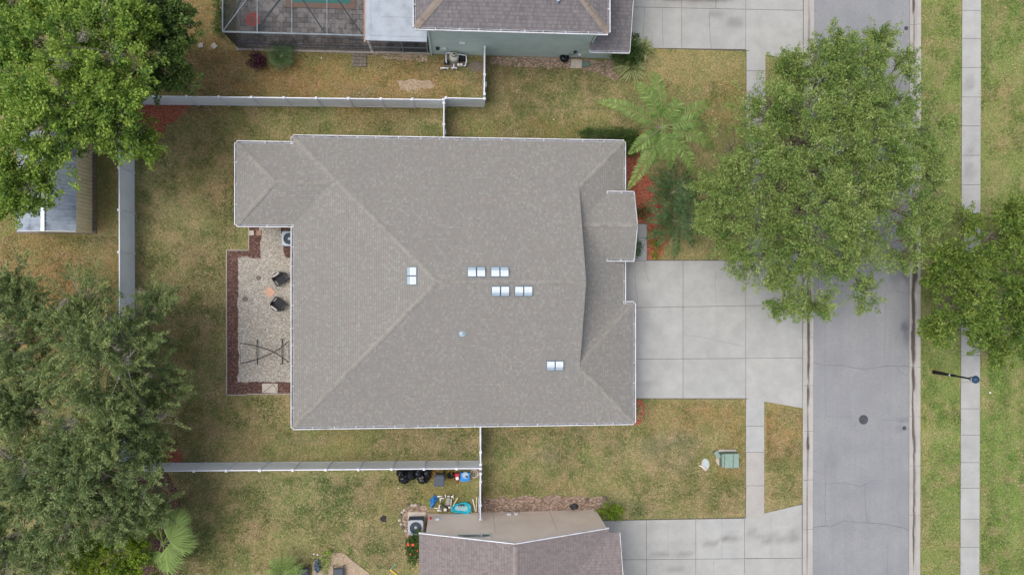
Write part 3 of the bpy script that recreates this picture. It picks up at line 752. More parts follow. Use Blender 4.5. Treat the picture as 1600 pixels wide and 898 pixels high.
for a, b, n1, n2 in ((A, R1, nS, nW), (F_, R1, nW, nN), (E, V1, nN, nE), (B, V2, nS, nGe), (C_, Hc, nGn, nGe), (R1, R2, nN, nS), (La, Lr, nLn, nLw), (Lb, Lr, nLs, nLw), (Lr, Le, nLn, nLs), ((xP1, yp, zr), (xPr, yp, zr), nPn, nPs)):
    cp = MB(); caps(cp, a, b, n1, n2, .13); cp.build('ridge_cap', M['ridge_cap'], roof)
gt = [(A, B, (0, -1)), (B, C_, (1, 0)), (D, C_, (0, 1)), (D, Z(xE, yPs-.02, 0), (1, 0)), (E, Z(xE, yPn+.02, 0), (1, 0)), (F_, E, (0, 1)), (F_, Z(xW, yLn, 0), (-1, 0)), (La, Z(xW-.02, yLn, 0), (0, 1)), (La, Lb, (-1, 0)), (Lb, Z(xW, yLs, 0), (0, -1)), (Z(xW, yLs-.1, 0), A, (-1, 0))]
for a, b, o in gt: gutter(W1, a, b, o, ext=.02)
gutter(W1, (xP0-.0, yPn, zp), (xP1, yPn, zp), (0, 1), strap=.8); gutter(W1, (xP0, yPs, zp), (xP1, yPs, zp), (0, -1), strap=.8)
# walls: one shell, slightly inside the eaves
I = .42
wl = MB()
wl.prism([(xW+I, yS+I), (xG-I, yS+I), (xG-I, yGn-I), (xE-I, yGn-I), (xE-I, yN-I), (xW+I, yN-I)], 0, ZE-.03)
wl.box(xL+I, yLs+I, 0, xW+I+.01, yLn-I, ZE-.035)
wl.build('wall', M['stucco_tan'], W1)
sf = MB()       # soffit boards close the eaves
sf.prism([(xW+.01, yS+.01), (xG-.01, yS+.01), (xG-.01, yGn-.01), (xE-.01, yGn-.01), (xE-.01, yN-.01), (xW+.01, yN-.01)], ZE-.14, ZE-.1)
sf.box(xL+.01, yLs+.01, ZE-.145, xW+.5, yLn-.01, ZE-.105)
sf.build('soffit', M['gutter_white'], W1)
def window(parent, x, y, z, w, hh, axis, sgn):
    f = MB(); t = .06
    def bx(u0, u1, z0, z1, d0, d1, mm):
        if axis == 'y': mm.box(x+u0, y+sgn*d0, z0, x+u1, y+sgn*d1, z1)
        else: mm.box(x+sgn*d0, y+u0, z0, x+sgn*d1, y+u1, z1)
    for a in ((-w/2, -w/2+t, z, z+hh), (w/2-t, w/2, z, z+hh), (-w/2+t, w/2-t, z, z+t), (-w/2+t, w/2-t, z+hh-t, z+hh), (-t/2, t/2, z+t, z+hh-t)): bx(*a, -.02, .05, f)
    fr = f.build('window', M['gutter_white'], parent)
    g = MB(); bx(-w/2+t, -t/2, z+t, z+hh-t, -.02, .02, g); bx(t/2, w/2-t, z+t, z+hh-t, -.02, .02, g); g.build('pane', M['glass'], fr)
for x, y, w_, ax, sg in ((-6, yN-I, 1.2, 'y', 1), (-1, yN-I, 1.5, 'y', 1), (-4, yS+I, 1.2, 'y', -1), (3, yS+I, 1.5, 'y', -1), (xL+I, yl, 1.6, 'x', -1), (xW+I, -4, 1.8, 'x', -1), (xE-I, yPn+1.2, 1.5, 'x', 1)):
    window(W1, x, y, .9, w_, 1.3, ax, sg)
gd = MB(); gx0 = xG-I
for i in range(4):
    gd.box(gx0-.01, yS+1.1, .06+i*.53, gx0+.04, yGn-1.1, .06+i*.53+.5)
gd.build('garage_door', M['gutter_white'], W1)
dd = MB(); dd.box(xE-I-.02, yp-.5, 0, xE-I+.05, yp+.5, 2.1); dr = dd.build('door', M['dark_metal'], W1)
hd = MB(); hd.tube([(xE-I+.05, yp+.4, 1), (xE-I+.1, yp+.4, 1), (xE-I+.1, yp+.3, 1)], .015); hd.build('handle', M['galv'], dr)
# roof vents
def zroof(x, y): return ZE+PT*min(x-xW, (yN-y), (y-yS))
def on_roof(px, py):
    z = 4
    for _ in range(8): q = P(px, py, z); z = zroof(q.x, q.y)
    return q
def vent(px, py, rz, slope_dir):
    q = on_roof(px, py); r = thing('roof_vent', None, None); r.parent = W1; r.location = (q.x, q.y, q.z+.012)
    pitch = math.atan(PT); up = Vector((-slope_dir[0], -slope_dir[1], 0))      # uphill
    xax = Vector((up.y, -up.x, 0)); yax = (up*math.cos(pitch)+Vector((0, 0, math.sin(pitch)))).normalized(); zax = xax.cross(yax)
    if zax.z < 0: xax = -xax; zax = -zax
    r.rotation_euler = Matrix((xax, yax, zax)).transposed().to_euler()
    m = MB(); m.box(-.5, -.31, 0, .5, .3, .012); m.cur = 0; m.build('flashing', M['vent_dark'], r, local=True)
    for s_ in (-1, 1):
        m = MB(); x0, x1 = s_*.25-.215, s_*.25+.215
        # low box sloping to an open, angled front
        m.add([(x0,-.24,.01),(x1,-.24,.01),(x1,.26,.01),(x0,.26,.01),(x0,-.24,.12),(x1,-.24,.12),(x1,.05,.15),(x0,.05,.15),(x1,.26,.06),(x0,.26,.06)],
              [(0,1,5,4),(1,2,8,6,5),(2,3,9,8),(3,0,4,7,9),(6,8,9,7)])
        m.cur = 1; m.add([(x0,-.24,.12),(x1,-.24,.12),(x1,-.06,.139),(x0,-.06,.139)], [(0,1,2,3)])
        m.cur = 0; m.add([(x0,-.06,.139),(x1,-.06,.139),(x1,.05,.15),(x0,.05,.15)], [(0,1,2,3)])
        m.build('vent_hood', [M['vent_light'], M['vent_blue']], r, local=True)
    return r
vent(644, 431, 0, (-1, 0)); vent(744.5, 425, 0, (0, 1)); vent(781, 425, 0, (0, 1)); vent(782, 454.5, 0, (0, -1)); vent(818, 454.5, 0, (0, -1)); vent(867, 570.5, 0, (0, -1))
q = on_roof(722.5, 520.5); m = MB(); m.tube([q-Vector((0,0,.05)), q+Vector((0,0,.22))], .055, 10); m.lathe([(.2,0),(.19,.01),(.07,.06),(.065,.1)], (q.x, q.y, q.z+.005), 12); m.build('vent_pipe', M['vent_blue'], W1)

# ---- north neighbour (two storeys)
N = thing('house', 'two storey sage green house with dark shingle roof beyond the north fence', 'house')
ZN = 5.4; M['green_wall'] = None
n_ = NT('sage_stucco'); cc = n_.mix(n_.mr(n_.noise(n_.pos(), 1.2, 5), .35, .7), lin('b3c2ba'), lin('a6b5ad')); n_.bump(n_.noise(n_.pos(), 30, 3), .3, .01); M['green_wall'] = n_.col(cc, .9)
x0, x1 = P(649, 46, ZN).x, P(950, 49, ZN).x; ye = (P(649, 44, ZN).y+P(950, 50, ZN).y)/2; yTop = ye+11
pn = .42; wN = x1-x0; rz_ = pn*5.5
rb = MB(); a0, b0, c0, d0 = (x0, ye, ZN), (x1, ye, ZN), (x1, yTop, ZN), (x0, yTop, ZN); r1, r2 = (x0+5.5, ye+5.5, ZN+rz_), (x1-5.5, ye+5.5, ZN+rz_)
k1 = roof_face(rb, [a0, b0, r2, r1]); k2 = roof_face(rb, [b0, c0, r2]); k3 = roof_face(rb, [c0, d0, r1, r2]); k4 = roof_face(rb, [d0, a0, r1])
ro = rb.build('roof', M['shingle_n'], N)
for q_ in ((a0, r1, k1, k4), (b0, r2, k1, k2), (r1, r2, k1, k3)): cb = MB(); caps(cb, *q_, .2); cb.build('ridge_cap', M['ridge_cap_n'], ro)
gutter(N, a0, b0, (0, -1)); gutter(N, b0, c0, (1, 0)); gutter(N, a0, d0, (-1, 0))
yw = P(800, 88, 0).y; xw0 = P(672, 88, 0).x; xw1 = x1-.45; xw2 = P(957, 91, 0).x
wN_ = MB(); wN_.box(xw0, yw, 0, xw1, yTop-.5, ZN-.05); wN_.box(xw1, yw+.003, 0, xw2, yw+9, 2.55); wN_.box(x0+.05, ye+.05, ZN-.09, x1-.05, yTop-.05, ZN-.04)
wN_.build('wall', M['green_wall'], N)
# lower front roof: runs along the east side
zl = 2.62; xa = P(921, 79, zl).x; xb_ = P(984, 80, zl).x; yl0 = P(950, 79.5, zl).y
lb = MB(); pl = .3
roof_face(lb, [(xa, yl0, zl), (xb_, yl0, zl), (xb_+.0, yl0+4.5, zl+4.5*pl), (xa, yl0+4.5, zl+4.5*pl)])
roof_face(lb, [(xa, yl0+4.5, zl+4.5*pl), (xb_, yl0+4.5, zl+4.5*pl), (xb_, yl0+9, zl), (xa, yl0+9, zl)])
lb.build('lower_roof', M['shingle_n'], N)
gutter(N, (xa, yl0, zl), (xb_, yl0, zl), (0, -1), strap=.9)
m = MB(); m.bar((xb_+.015, yl0, zl-.08), (xb_+.015, yl0+4.5, zl+4.5*pl-.08), .03, .16); m.build('bargeboard', M['gutter_white'], N)
m = MB(); m.tube([(xw0+.1, yw-.07, 0), (xw0+.1, yw-.07, ZN-.6), (xw0-.1, ye+.1, ZN-.15)], .05, 6); m.build('downpipe', M['green_wall'], N)
m = MB(); q = P(921, 70, 3); m.tube([(xa+.12, yw-.07, zl+.3), (xa+.14, yw-.05, ZN-.5), (xa+.35, ye+.1, ZN-.12)], .05, 6); m.build('downpipe', M['green_wall'], N)
for (px, py, z, w_, hh, mt) in ((684, 76, 1.0, .22, .35, 'dark_metal'), (692, 77, .9, .4, .3, 'green_wall'), (722, 67, 2.1, .35, .12, 'gutter_white'), (893, 79.5, .7, .3, .3, 'util_green'), (905, 82, .5, .18, .25, 'gutter_white'), (898, 79, 1.0, .18, .3, 'dark_metal')):
    q = P(px, py, z); m = MB(); m.box(q.x-w_/2, yw-.1, z, q.x+w_/2, yw+.01, z+hh); m.build('wall_box', M[mt], N)
m = MB(); q = P(871, 4, 6.6)
zq = ZN+pn*(q.y-ye); q = P(871, 4, zq); m.tube([(q.x, q.y, zq-.1), (q.x, q.y, zq+.35)], .09, 10); m.build('vent_pipe', M['vent_blue'], N)
m = MB(); q = P(852, 0, zq); m.tube([(q.x, q.y, zq-.1), (q.x, q.y, zq+.3)], .05, 8); m.build('vent_pipe', M['vent_dark'], N)
# patio roof of insulated panels
zpn = 2.75; qa = P(571, 63, zpn); qb = P(667, 62, zpn)
m = MB(); m.cur = 0; m.box(qa.x, qa.y, zpn-.12, qb.x, qa.y+5, zpn)
m.box(qa.x+.9, qa.y+1.4-.02, zpn, qb.x-.8, qa.y+1.46, zpn+.02)
m.bar((qa.x+.28, qa.y+.3, zpn+.01), (qa.x+.28, qa.y+5, zpn+.01), .05, .02); m.bar((qa.x+.28, qa.y+.28, zpn+.01), (qb.x, qa.y+.28, zpn+.01), .03, .02)
M['panel_roof'] = simple('panel_roof', '98a0aa', .5, .12, 1.4)
m.build('patio_roof', M['panel_roof'], N)
m = MB(); m.box(qa.x-.1, qa.y-.1, zpn-.16, qa.x-.004, qa.y+5, zpn-.02); m.build('gutter', M['brick_pav'], N)

# ---- pool screen cage
sc = NT('insect_screen'); tr = sc.n('BsdfTransparent'); mx = sc.n('MixShader'); mx.inputs[0].default_value = .4
sc.b.inputs['Base Color'].default_value = (.02, .03, .035, 1); sc.b.inputs['Roughness'].default_value = .7
sc.l(tr.outputs[0], mx.inputs[1]); sc.l(sc.b.outputs[0], mx.inputs[2]); sc.l(mx.outputs[0], sc.out.inputs[0]); M['screen'] = sc.m; M['screen_wall'] = sc.m.copy(); [setattr(n_.inputs[0], 'default_value', .66) for n_ in M['screen_wall'].node_tree.nodes if n_.type == 'MIX_SHADER']
CG = thing('pool_enclosure', 'dark screened pool enclosure with aluminium frame over a paved deck', 'enclosure')
zc = 2.7; t0 = P(348, 50, zc); t1 = P(570, 56, zc); yc = (t0.y+t1.y)/2; xc0, xc1 = t0.x, t1.x; yc1 = yc+9
fr = MB()
def beam(a, b, w=.06, hh=.06, mm=None): (mm or fr).bar(a, b, w, hh)
beam((xc0, yc, zc), (xc1, yc, zc), .09, .09); beam((xc0, yc, zc), (xc0, yc1, zc), .07, .07); 
for px in (402, 456, 511): q = P(px, 52, zc).x; beam((q, yc, zc), (q, yc1, zc), .05, .05)
beam((xc0, yc, zc-.0), (xc0+2.4, yc+3.4, zc), .05, .05)
fr.build('roof_frame', simple('weathered_aluminium', '727b80', .55, .12, 3), CG)
fr = MB()
for px in (402, 460, 515, 541, 566): q = P(px, 52, zc).x; beam((q, yc, 0.02), (q, yc, zc-.05), .06, .06, fr)
beam((xc0, yc, 0.02), (xc0, yc, zc-.05), .07, .07); beam((xc0, yc+4.5, 0), (xc0, yc+4.5, zc-.05), .06, .06)
beam((xc0, yc, .9), (xc1, yc, .9), .04, .05)
beam((xc1, yc, .02), (xc1, yc, zc-.05), .07, .07)
qd = P(541, 52, zc).x; qe = P(566, 52, zc).x; beam((qd, yc-.03, 2.05), (qe, yc-.03, 2.05), .04, .05); beam((qd, yc-.03, 1.0), (qe, yc-.03, 1.0), .04, .05)
# dark diagonal braces of the far side
for (pa, pb) in (((437, 0), (403, 44)), ((473, 0), (508, 52)), ((528, 0), (566, 54)), ((376, 0), (350, 48))):
    a = P(*pa, 2.5); b = P(*pb, 2.5); beam(a+(a-b)*.8, b, .07, .07)
xs2 = P(668, 62, zpn).x
fr.build('wall_frame', M['dark_alu'], CG)
m = MB(); m.add([(xc0, yc, zc-.03), (xc1, yc, zc-.03), (xc1, yc1, zc-.03), (xc0, yc1, zc-.03)], [(0,1,2,3)]); m.build('roof_screen', M['screen'], CG)
m = MB(); m.add([(xc0, yc, .05), (xc1, yc, .05), (xc1, yc, zc-.04), (xc0, yc, zc-.04)], [(0,1,2,3)]); m.add([(xc0, yc, .05), (xc0, yc1, .05), (xc0, yc1, zc-.04), (xc0, yc, zc-.04)], [(0,1,2,3)])
m.build('wall_screen', M['screen_wall'], CG)
m = MB(); m.box(xc0-.12, yc-.12, 0, xc1, yc+.1, .06); m.box(xc0-.12, yc+.1, 0, xc0+.1, yc1, .06); m.box(xc1, yc-.1, 0, xs2, yc+.08, .055); m.build('kerb_wall', M['concrete_edge'], CG)
SP = thing('screened_porch', 'dark screen wall below the pale flat patio roof', 'porch')
m = MB(); yq = yc+.02
for f in (.02, .55, .99): xx = xc1+.12+(xs2-xc1-.2)*f; m.box(xx-.03, yq-.03, .06, xx+.03, yq+.03, zpn-.14)
m.box(xc1+.1, yq-.025, .85, xs2-.05, yq+.025, .9); m.build('frame', M['alu'], SP)
m = MB(); m.add([(xc1+.1, yq, .06), (xs2-.06, yq, .06), (xs2-.06, yq, zpn-.14), (xc1+.1, yq, zpn-.14)], [(0,1,2,3)]); m.build('screen', M['screen_wall'], SP)
# deck and pool under the cage
n_ = NT('deck_pavers'); n_b = n_.n('TexBrick'); n_.l(n_.pos(), n_b.inputs['Vector'])
n_b.inputs['Scale'].default_value = 1; n_b.inputs['Brick Width'].default_value = .42; n_b.inputs['Row Height'].default_value = .3; n_b.inputs['Mortar Size'].default_value = .012
n_b.inputs['Color1'].default_value = lin('a59d9b'); n_b.inputs['Color2'].default_value = lin('857a76'); n_b.inputs['Mortar'].default_value = lin('4a4542')
v_ = n_.vor(n_.pos(), 2.2, 'Color'); c_ = n_.mix(n_.mr(n_.sep(v_)[0], .5, 1, 0, .6), n_b.outputs['Color'], lin('c3bdba')); c_ = n_.mix(n_.mr(n_.noise(n_.pos(), 1.3, 6, .75), .5, .68, 0, .8), c_, lin('37342f'))
M['deck'] = n_.col(c_, .9)
M['alu_dull'] = simple('dull_aluminium', '6d767c', .5, .1, 3)
px0 = P(455, 7, 0).x; px1 = P(548, 7, 0).x; py0 = P(500, 6, 0).y
m = MB(); zz = .03
for a in ((xc0+.05, yc+.05, px0, yc1), (px0, yc+.05, px1, py0), (px1, yc+.05, xs2-.1, yc1)): m.box(a[0], a[1], -.02, a[2], a[3], zz)
m.build('pool_deck', M['deck'], kind='structure')
m = MB(); m.box(px0-.3, py0-.3, zz-.02, px1+.3, py0+.02, zz+.03); m.box(px0-.3, py0+.02, zz-.02, px0+.02, yc1, zz+.03); m.box(px1-.02, py0+.02, zz-.02, px1+.3, yc1, zz+.03); m.build('pool_coping', M['brick_pav'], kind='structure')
n_ = NT('pool_water'); n_.bump(n_.noise(n_.pos(), 4, 3), .15, .02); M['pool'] = n_.col(lin('3f8f86'), .08)
m = MB(); m.box(px0+.02, py0+.02, -.3, px1-.02, yc1, .004); m.build('pool_water', M['pool'], kind='structure')

# ---- south neighbour
Sg = thing('house', 'beige sided house with mauve shingle roof at the bottom edge', 'house')
n_ = NT('beige_siding'); z_ = n_.sep(n_.pos())[2]; fz = n_.math('FRACT', n_.math('DIVIDE', z_, .2))
c_ = n_.mix(n_.mr(n_.noise(n_.pos(), .9, 5, .6), .35, .7), lin('ecdccd'), lin('e0cebf')); c_ = n_.mix(n_.mr(fz, 0, .1, .12, 0), c_, lin('b39e88'))
n_.bump(n_.math('SUBTRACT', 1, fz), .3, .008); M['beige'] = n_.col(c_, .85)
ys = (P(670, 799, 0).y+P(932, 799, 0).y)/2; zs = 3.7; xs0 = P(670, 799, 0).x; xs1 = P(931, 799, 0).x
ex0, ex1 = P(655, 838, zs).x, P(951, 836, zs).x; xm = (P(805, 855, 5.6).x); zk = zs+ (5.7-zs); yb = ys-12
m = MB(); zi0 = zs+(zk-zs)*(xs0-ex0)/(xm-ex0); zi1 = zs+(zk-zs)*(ex1-xs1)/(ex1-xm)
for Y in (ys,):
    pass
m.add([(xs0, ys, 0), (xs1, ys, 0), (xs1, ys, zi1-.1), (xm, ys, zk-.1), (xs0, ys, zi0-.1), (xs0, yb, 0), (xs1, yb, 0), (xs1, yb, zi1-.1), (xm, yb, zk-.1), (xs0, yb, zi0-.1)],
      [(0,4,3,2,1), (5,6,7,8,9), (0,5,9,4), (1,2,7,6)])
wl_ = m.build('wall', M['beige'], Sg)
m = MB(); yg = ys+.12
kA = roof_face(m, [(ex0, yg, zs), (xm, yg, zk), (xm, yb, zk), (ex0, yb, zs)])
kB = roof_face(m, [(ex1, yg, zs), (ex1, yb, zs), (xm, yb, zk), (xm, yg, zk)])
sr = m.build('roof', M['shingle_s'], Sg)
m = MB(); caps(m, (xm, yb, zk), (xm, yg, zk), kA, kB, .15); m.build('ridge_cap', M['shingle_s'] if 0 else simple('ridge_cap_mauve', '857b79', .95, .12, 3), sr)
m = MB(); m.bar((ex0, yg+.02, zs-.06), (xm, yg+.02, zk-.06), .05, .16); m.bar((ex1, yg+.02, zs-.06), (xm, yg+.02, zk-.06), .05, .16); m.build('bargeboard', M['gutter_white'], Sg)
# east wing with its own slope
pw = (zk-zs)/(ex1-xm); xw = P(968, 836, zs).x; m = MB()
Lw = 5.0
roof_face(m, [(ex1-.02, yg-.25, zs+.004), (xw, yg-.25, zs+.004), (xw, yg-.25-Lw, zs+Lw*pw), (ex1-Lw, yg-.25-Lw, zs+Lw*pw)])
roof_face(m, [(ex1-Lw, yg-.25-Lw, zs+Lw*pw), (xw, yg-.25-Lw, zs+Lw*pw), (xw, yg-.25-2*Lw, zs), (ex1-.02, yg-.25-2*Lw, zs)])
m.build('wing_roof', M['shingle_s'], Sg)
m = MB(); m.box(xs1-.5, yg-1.2-2*Lw+1, 0, xw-.5, yg-.8, zs-.02); m.add([(xw-.5, yg-.8, zs-.02), (xw-.5, yg-2*Lw-.2, zs-.02), (xw-.5, yg-.25-Lw, zs+Lw*pw-.1)], [(0,1,2)]); m.build('wing_wall', M['beige'], Sg)
m = MB(); m.bar((xw+.02, yg-.25, zs-.05), (xw+.02, yg-.25-Lw, zs+Lw*pw-.05), .03, .14); m.build('bargeboard', M['gutter_white'], Sg)
q0 = P(715, 842, 4.2); q1 = P(767, 842, 4.2); 
wf = MB(); za, zb = 3.72, 4.3; t = .06; xa_, xb2 = q0.x, q1.x; xm2 = xa_+(xb2-xa_)*.72
for a in ((xa_, xb2, za, za+t), (xa_, xb2, zb-t, zb), (xa_, xa_+t, za+t, zb-t), (xb2-t, xb2, za+t, zb-t), (xm2-t/2, xm2+t/2, za+t, zb-t)): wf.box(a[0], ys-.02, a[2], a[1], ys+.05, a[3])
w2 = wf.build('window', M['gutter_white'], Sg)
g = MB(); g.box(xa_+t, ys-.02, za+t, xm2-t/2, ys+.02, zb-t); g.box(xm2+t/2, ys-.02, za+t, xb2-t, ys+.02, zb-t); g.build('pane', simple('dull_glass', '6d7a70', .15, .1, 2), w2)
jb = simple('joint_beige', 'b8a48f', .9, .1, 3)
for px in (772, 865): m = MB(); X = P(px, 830, 2).x; m.box(X-.01, ys-.01, .1, X+.012, ys+.006, 3.6); m.build('siding_joint', jb, Sg)
for (px, py, z, w_, hh, mt, nm) in ((683.5, 809, .9, .22, .3, 'galv', 'meter_box'), (673, 808, .9, .14, .14, 'red_plastic', 'tap'), (795, 807, .35, .26, .28, 'gutter_white', 'wall_box'), (806, 806, .35, .2, .24, 'gutter_white', 'wall_box')):
    q = P(px, py, z); m = MB(); m.box(q.x-w_/2, ys-.01, z, q.x+w_/2, ys+.11, z+hh); m.build(nm, M[mt], Sg)

# ---- metal shed
SH = thing('shed', 'metal garden shed with ribbed grey roof and beige side under the oak', 'shed')
z0s, zr_s = 1.8, 2.12
sx0 = P(27, 320, z0s).x; sxr = P(67, 320, zr_s).x; sx1 = P(119, 320, z0s).x; sy0 = P(80, 361, z0s).y; sy1 = P(80, 262, z0s).y+2.0
def ribbed(m, a, b, c, d, pitch, hgt):
    """corrugated sheet: a->b along the ribs, a->d across them"""
    a, b, c, d = map(Vector, (a, b, c, d)); n = max(2, int((d-a).length/pitch)); nr = (b-a).cross(d-a).normalized()
    vs = []; 
    for i in range(n*4+1):
        u = i/(n*4); k = (0, 1, 1, 0)[i % 4]*hgt
        vs += [a.lerp(d, u)+nr*k, b.lerp(c, u)+nr*k]
    m.add(vs, [(2*i, 2*i+1, 2*i+3, 2*i+2) for i in range(n*4)])
M['shed_roof'] = simple('shed_roof', '8f9aa8', .45, .22, 1.6, c2='656e7a'); M['shed_wall'] = simple('shed_wall', 'd6c8a4', .6, .08, 2)
m = MB(); ribbed(m, (sx0, sy0, z0s), (sxr, sy0, zr_s), (sxr, sy1, zr_s), (sx0, sy1, z0s), .2, -.022); ribbed(m, (sx1, sy0, z0s), (sxr, sy0, zr_s), (sxr, sy1, zr_s), (sx1, sy1, z0s), .2, .022); 
shr = m.build('roof', M['shed_roof'], SH)
m = MB(); m.bar((sxr, sy0-.02, zr_s+.03), (sxr, sy1, zr_s+.03), .2, .02); m.bar((sx0, sy0-.02, z0s), (sxr, sy0-.02, zr_s), .03, .08); m.bar((sx1, sy0-.02, z0s), (sxr, sy0-.02, zr_s), .03, .08); m.build('ridge_strip', M['galv'], shr)
m = MB(); ribbed(m, (sx1-.04, sy0+.05, 0), (sx1-.04, sy0+.05, z0s-.03), (sx1-.04, sy1, z0s-.03), (sx1-.04, sy1, 0), .22, -.03)
m.add([(sx0+.05, sy0+.05, 0), (sx1-.04, sy0+.05, 0), (sx1-.04, sy0+.05, z0s-.03), (sxr, sy0+.05, zr_s-.03), (sx0+.05, sy0+.05, z0s-.03)], [(0,1,2,3,4)])
m.box(sx0+.04, sy0+.06, 0, sx0+.06, sy1, z0s-.03); m.box(sx0+.05, sy1-.03, 0, sx1-.05, sy1-.01, z0s-.03)
m.build('wall', M['shed_wall'], SH)
m = MB(); m.prism([P2(26, 365), P2(151, 365.5), P2(151, 180), P2(26, 180)], 0, .05); m.build('shed_base', M['stone_dark'], kind='structure')

# ------------------------------------------------------------------ white vinyl fences
FH = 1.83
def fence(name, pts, label, posts, cat='fence', group=None, gate=None, hgt=FH, cap_h=.06):
    """pts: ground line; posts: parameters (world points) of posts"""
    a, b = Vector(pts[0]), Vector(pts[1]); d = (b-a).normalized(); sd_ = Vector((-d.y, d.x, 0)); z = Vector((0,0,1))
    root = thing(name, label, cat, a, 0, group)
    L = (b-a).length; ps = sorted(posts)
    pn = MB(); rl = MB(); rb_ = MB()
    for s0, s1 in zip(ps[:-1], ps[1:]):
        p0, p1 = a+d*(s0+.06), a+d*(s1-.06); w = (p1-p0).length; n = max(1, int(round(w/.16)))
        for i in range(n):
            q0 = p0+d*(w*i/n+.004); q1 = p0+d*(w*(i+1)/n-.004); o = random.uniform(-.001, .001)
            pn.bar(q0+z*(hgt/2), q1+z*(hgt/2), .026, hgt-.1, z)
        pn.bar(p0+z*(hgt/2), p1+z*(hgt/2), .014, hgt-.12, z)
        rl.bar(p0+z*(hgt-.03), p1+z*(hgt-.03), .055, .07); rb_.bar(p0+z*.08, p1+z*.08, .05, .1)
    pn.build('panel', M['vinyl_panel'], root); rl.build('top_rail', M['white_vinyl'], root); rb_.build('bottom_rail', M['white_vinyl'], root)
    ang = math.atan2(d.y, d.x)
    for s_ in ps:
        p = a+d*s_; m = MB(); Mz = Matrix.Rotation(ang, 4, 'Z')
        m.obox(p+z*(hgt/2+.02), (.11, .11, hgt+.04), Mz)
        m.obox(p+z*(hgt+.05), (.145, .145, .025), Mz)
        c = p+z*(hgt+.0625); vs = [c+Mz.to_3x3() @ Vector(v) for v in ((-.07,-.07,0),(.07,-.07,0),(.07,.07,0),(-.07,.07,0),(0,0,.045))]
        m.add(vs, [(0,1,4),(1,2,4),(2,3,4),(3,0,4)]); m.build('post', M['white_vinyl'], root)
    return root, a, d
def par(a, b, px, py, z=FH):
    a, b = Vector(a), Vector(b); d = (b-a).normalized(); return (P(px, py, z)-Vector((a.x, a.y, z))).dot(d)
# north
na, nb = P(203, 150, FH), P(693, 156, FH); na.z = nb.z = 0
fence('fence', (na, nb), 'long white vinyl fence along the north side lawn with red mulch at its end', [0]+[par(na, nb, x, 152) for x in (242, 291.5, 342, 393, 443.5, 494, 544.5, 595, 644.5)]+[(nb-na).length])
a, b = P(693, 153.5, FH), P(757, 154, FH); a.z = b.z = 0; a.y = b.y = (a.y+b.y)/2
fence('fence', (a+Vector((.14,0,0)), b), 'short white vinyl fence run between the gate corner and the green house return', [0, (b-a).length-.14])
a2, b2 = P(693.5, 158, FH), P(693.5, 216, FH); a2.z = b2.z = 0; a2.y -= .1
r_, a_, d_ = fence('fence_gate', (a2, b2), 'narrow white vinyl gate run from north fence to the house roof', [.02, par(a2, b2, 693.5, 195), (b2-a2).length], 'gate')
m = MB(); q = a2+d_*(par(a2, b2, 693.5, 199)); m.box(q.x+.05, q.y-.3, 1.2, q.x+.12, q.y, 1.3); m.build('latch', M['galv'], r_)
a3, b3 = P(757, 152, FH), P(757.5, 75, FH); a3.z = b3.z = 0; a3.y += .16; b3.y = yw-.06
r_, a_, d_ = fence('fence_gate', (a3, b3), 'white vinyl gate run ending at the sage green wall', [.02, par(a3, b3, 757, 117), (b3-a3).length-.06], 'gate')
m = MB(); q = a3+d_*(par(a3, b3, 758, 122)); m.box(q.x+.05, q.y-.35, 1.1, q.x+.14, q.y-.05, 1.25); m.build('latch', M['galv'], r_)
# west
wa, wb = P(186, 160, FH), P(187, 726, FH); wa.z = wb.z = 0; wa = Vector((wa.x, na.y-.2, 0))
fence('fence', (wa, wb), 'long grey white vinyl fence along the west side, partly under trees', [par(wa, wb, 186, y) for y in (196, 262, 328, 394, 460, 526, 592, 658)]+[.0, (wb-wa).length])
# south
sa, sb = P(200, 736, FH), P(751, 731.5, FH); sa.z = sb.z = 0
fence('fence', (sa, sb), 'long white vinyl fence south of the house with black bags against it', [0]+[par(sa, sb, x, 733) for x in (250, 303, 354, 406, 457.5, 509, 560, 612, 662.5, 713.5)]+[(sb-sa).length])
ga, gb = P(751, 729, FH), P(751, 668, FH); ga.z = gb.z = 0; ga.y += .12; gb.y = yS+.2
r_, a_, d_ = fence('fence_gate', (ga, gb), 'white vinyl gate run between house roof and the south fence', [.02, par(ga, gb, 751, 706), (gb-ga).length-.1], 'gate')
ha, hb = P(751, 736, FH), P(750.5, 812, FH); ha.z = hb.z = 0; ha.y -= .12; hb.y = ys+.16
r_, a_, d_ = fence('fence_gate', (ha, hb), 'white vinyl gate run ending at the beige sided wall', [.02, par(ha, hb, 751, 752), par(ha, hb, 751, 789), (hb-ha).length-.06], 'gate')
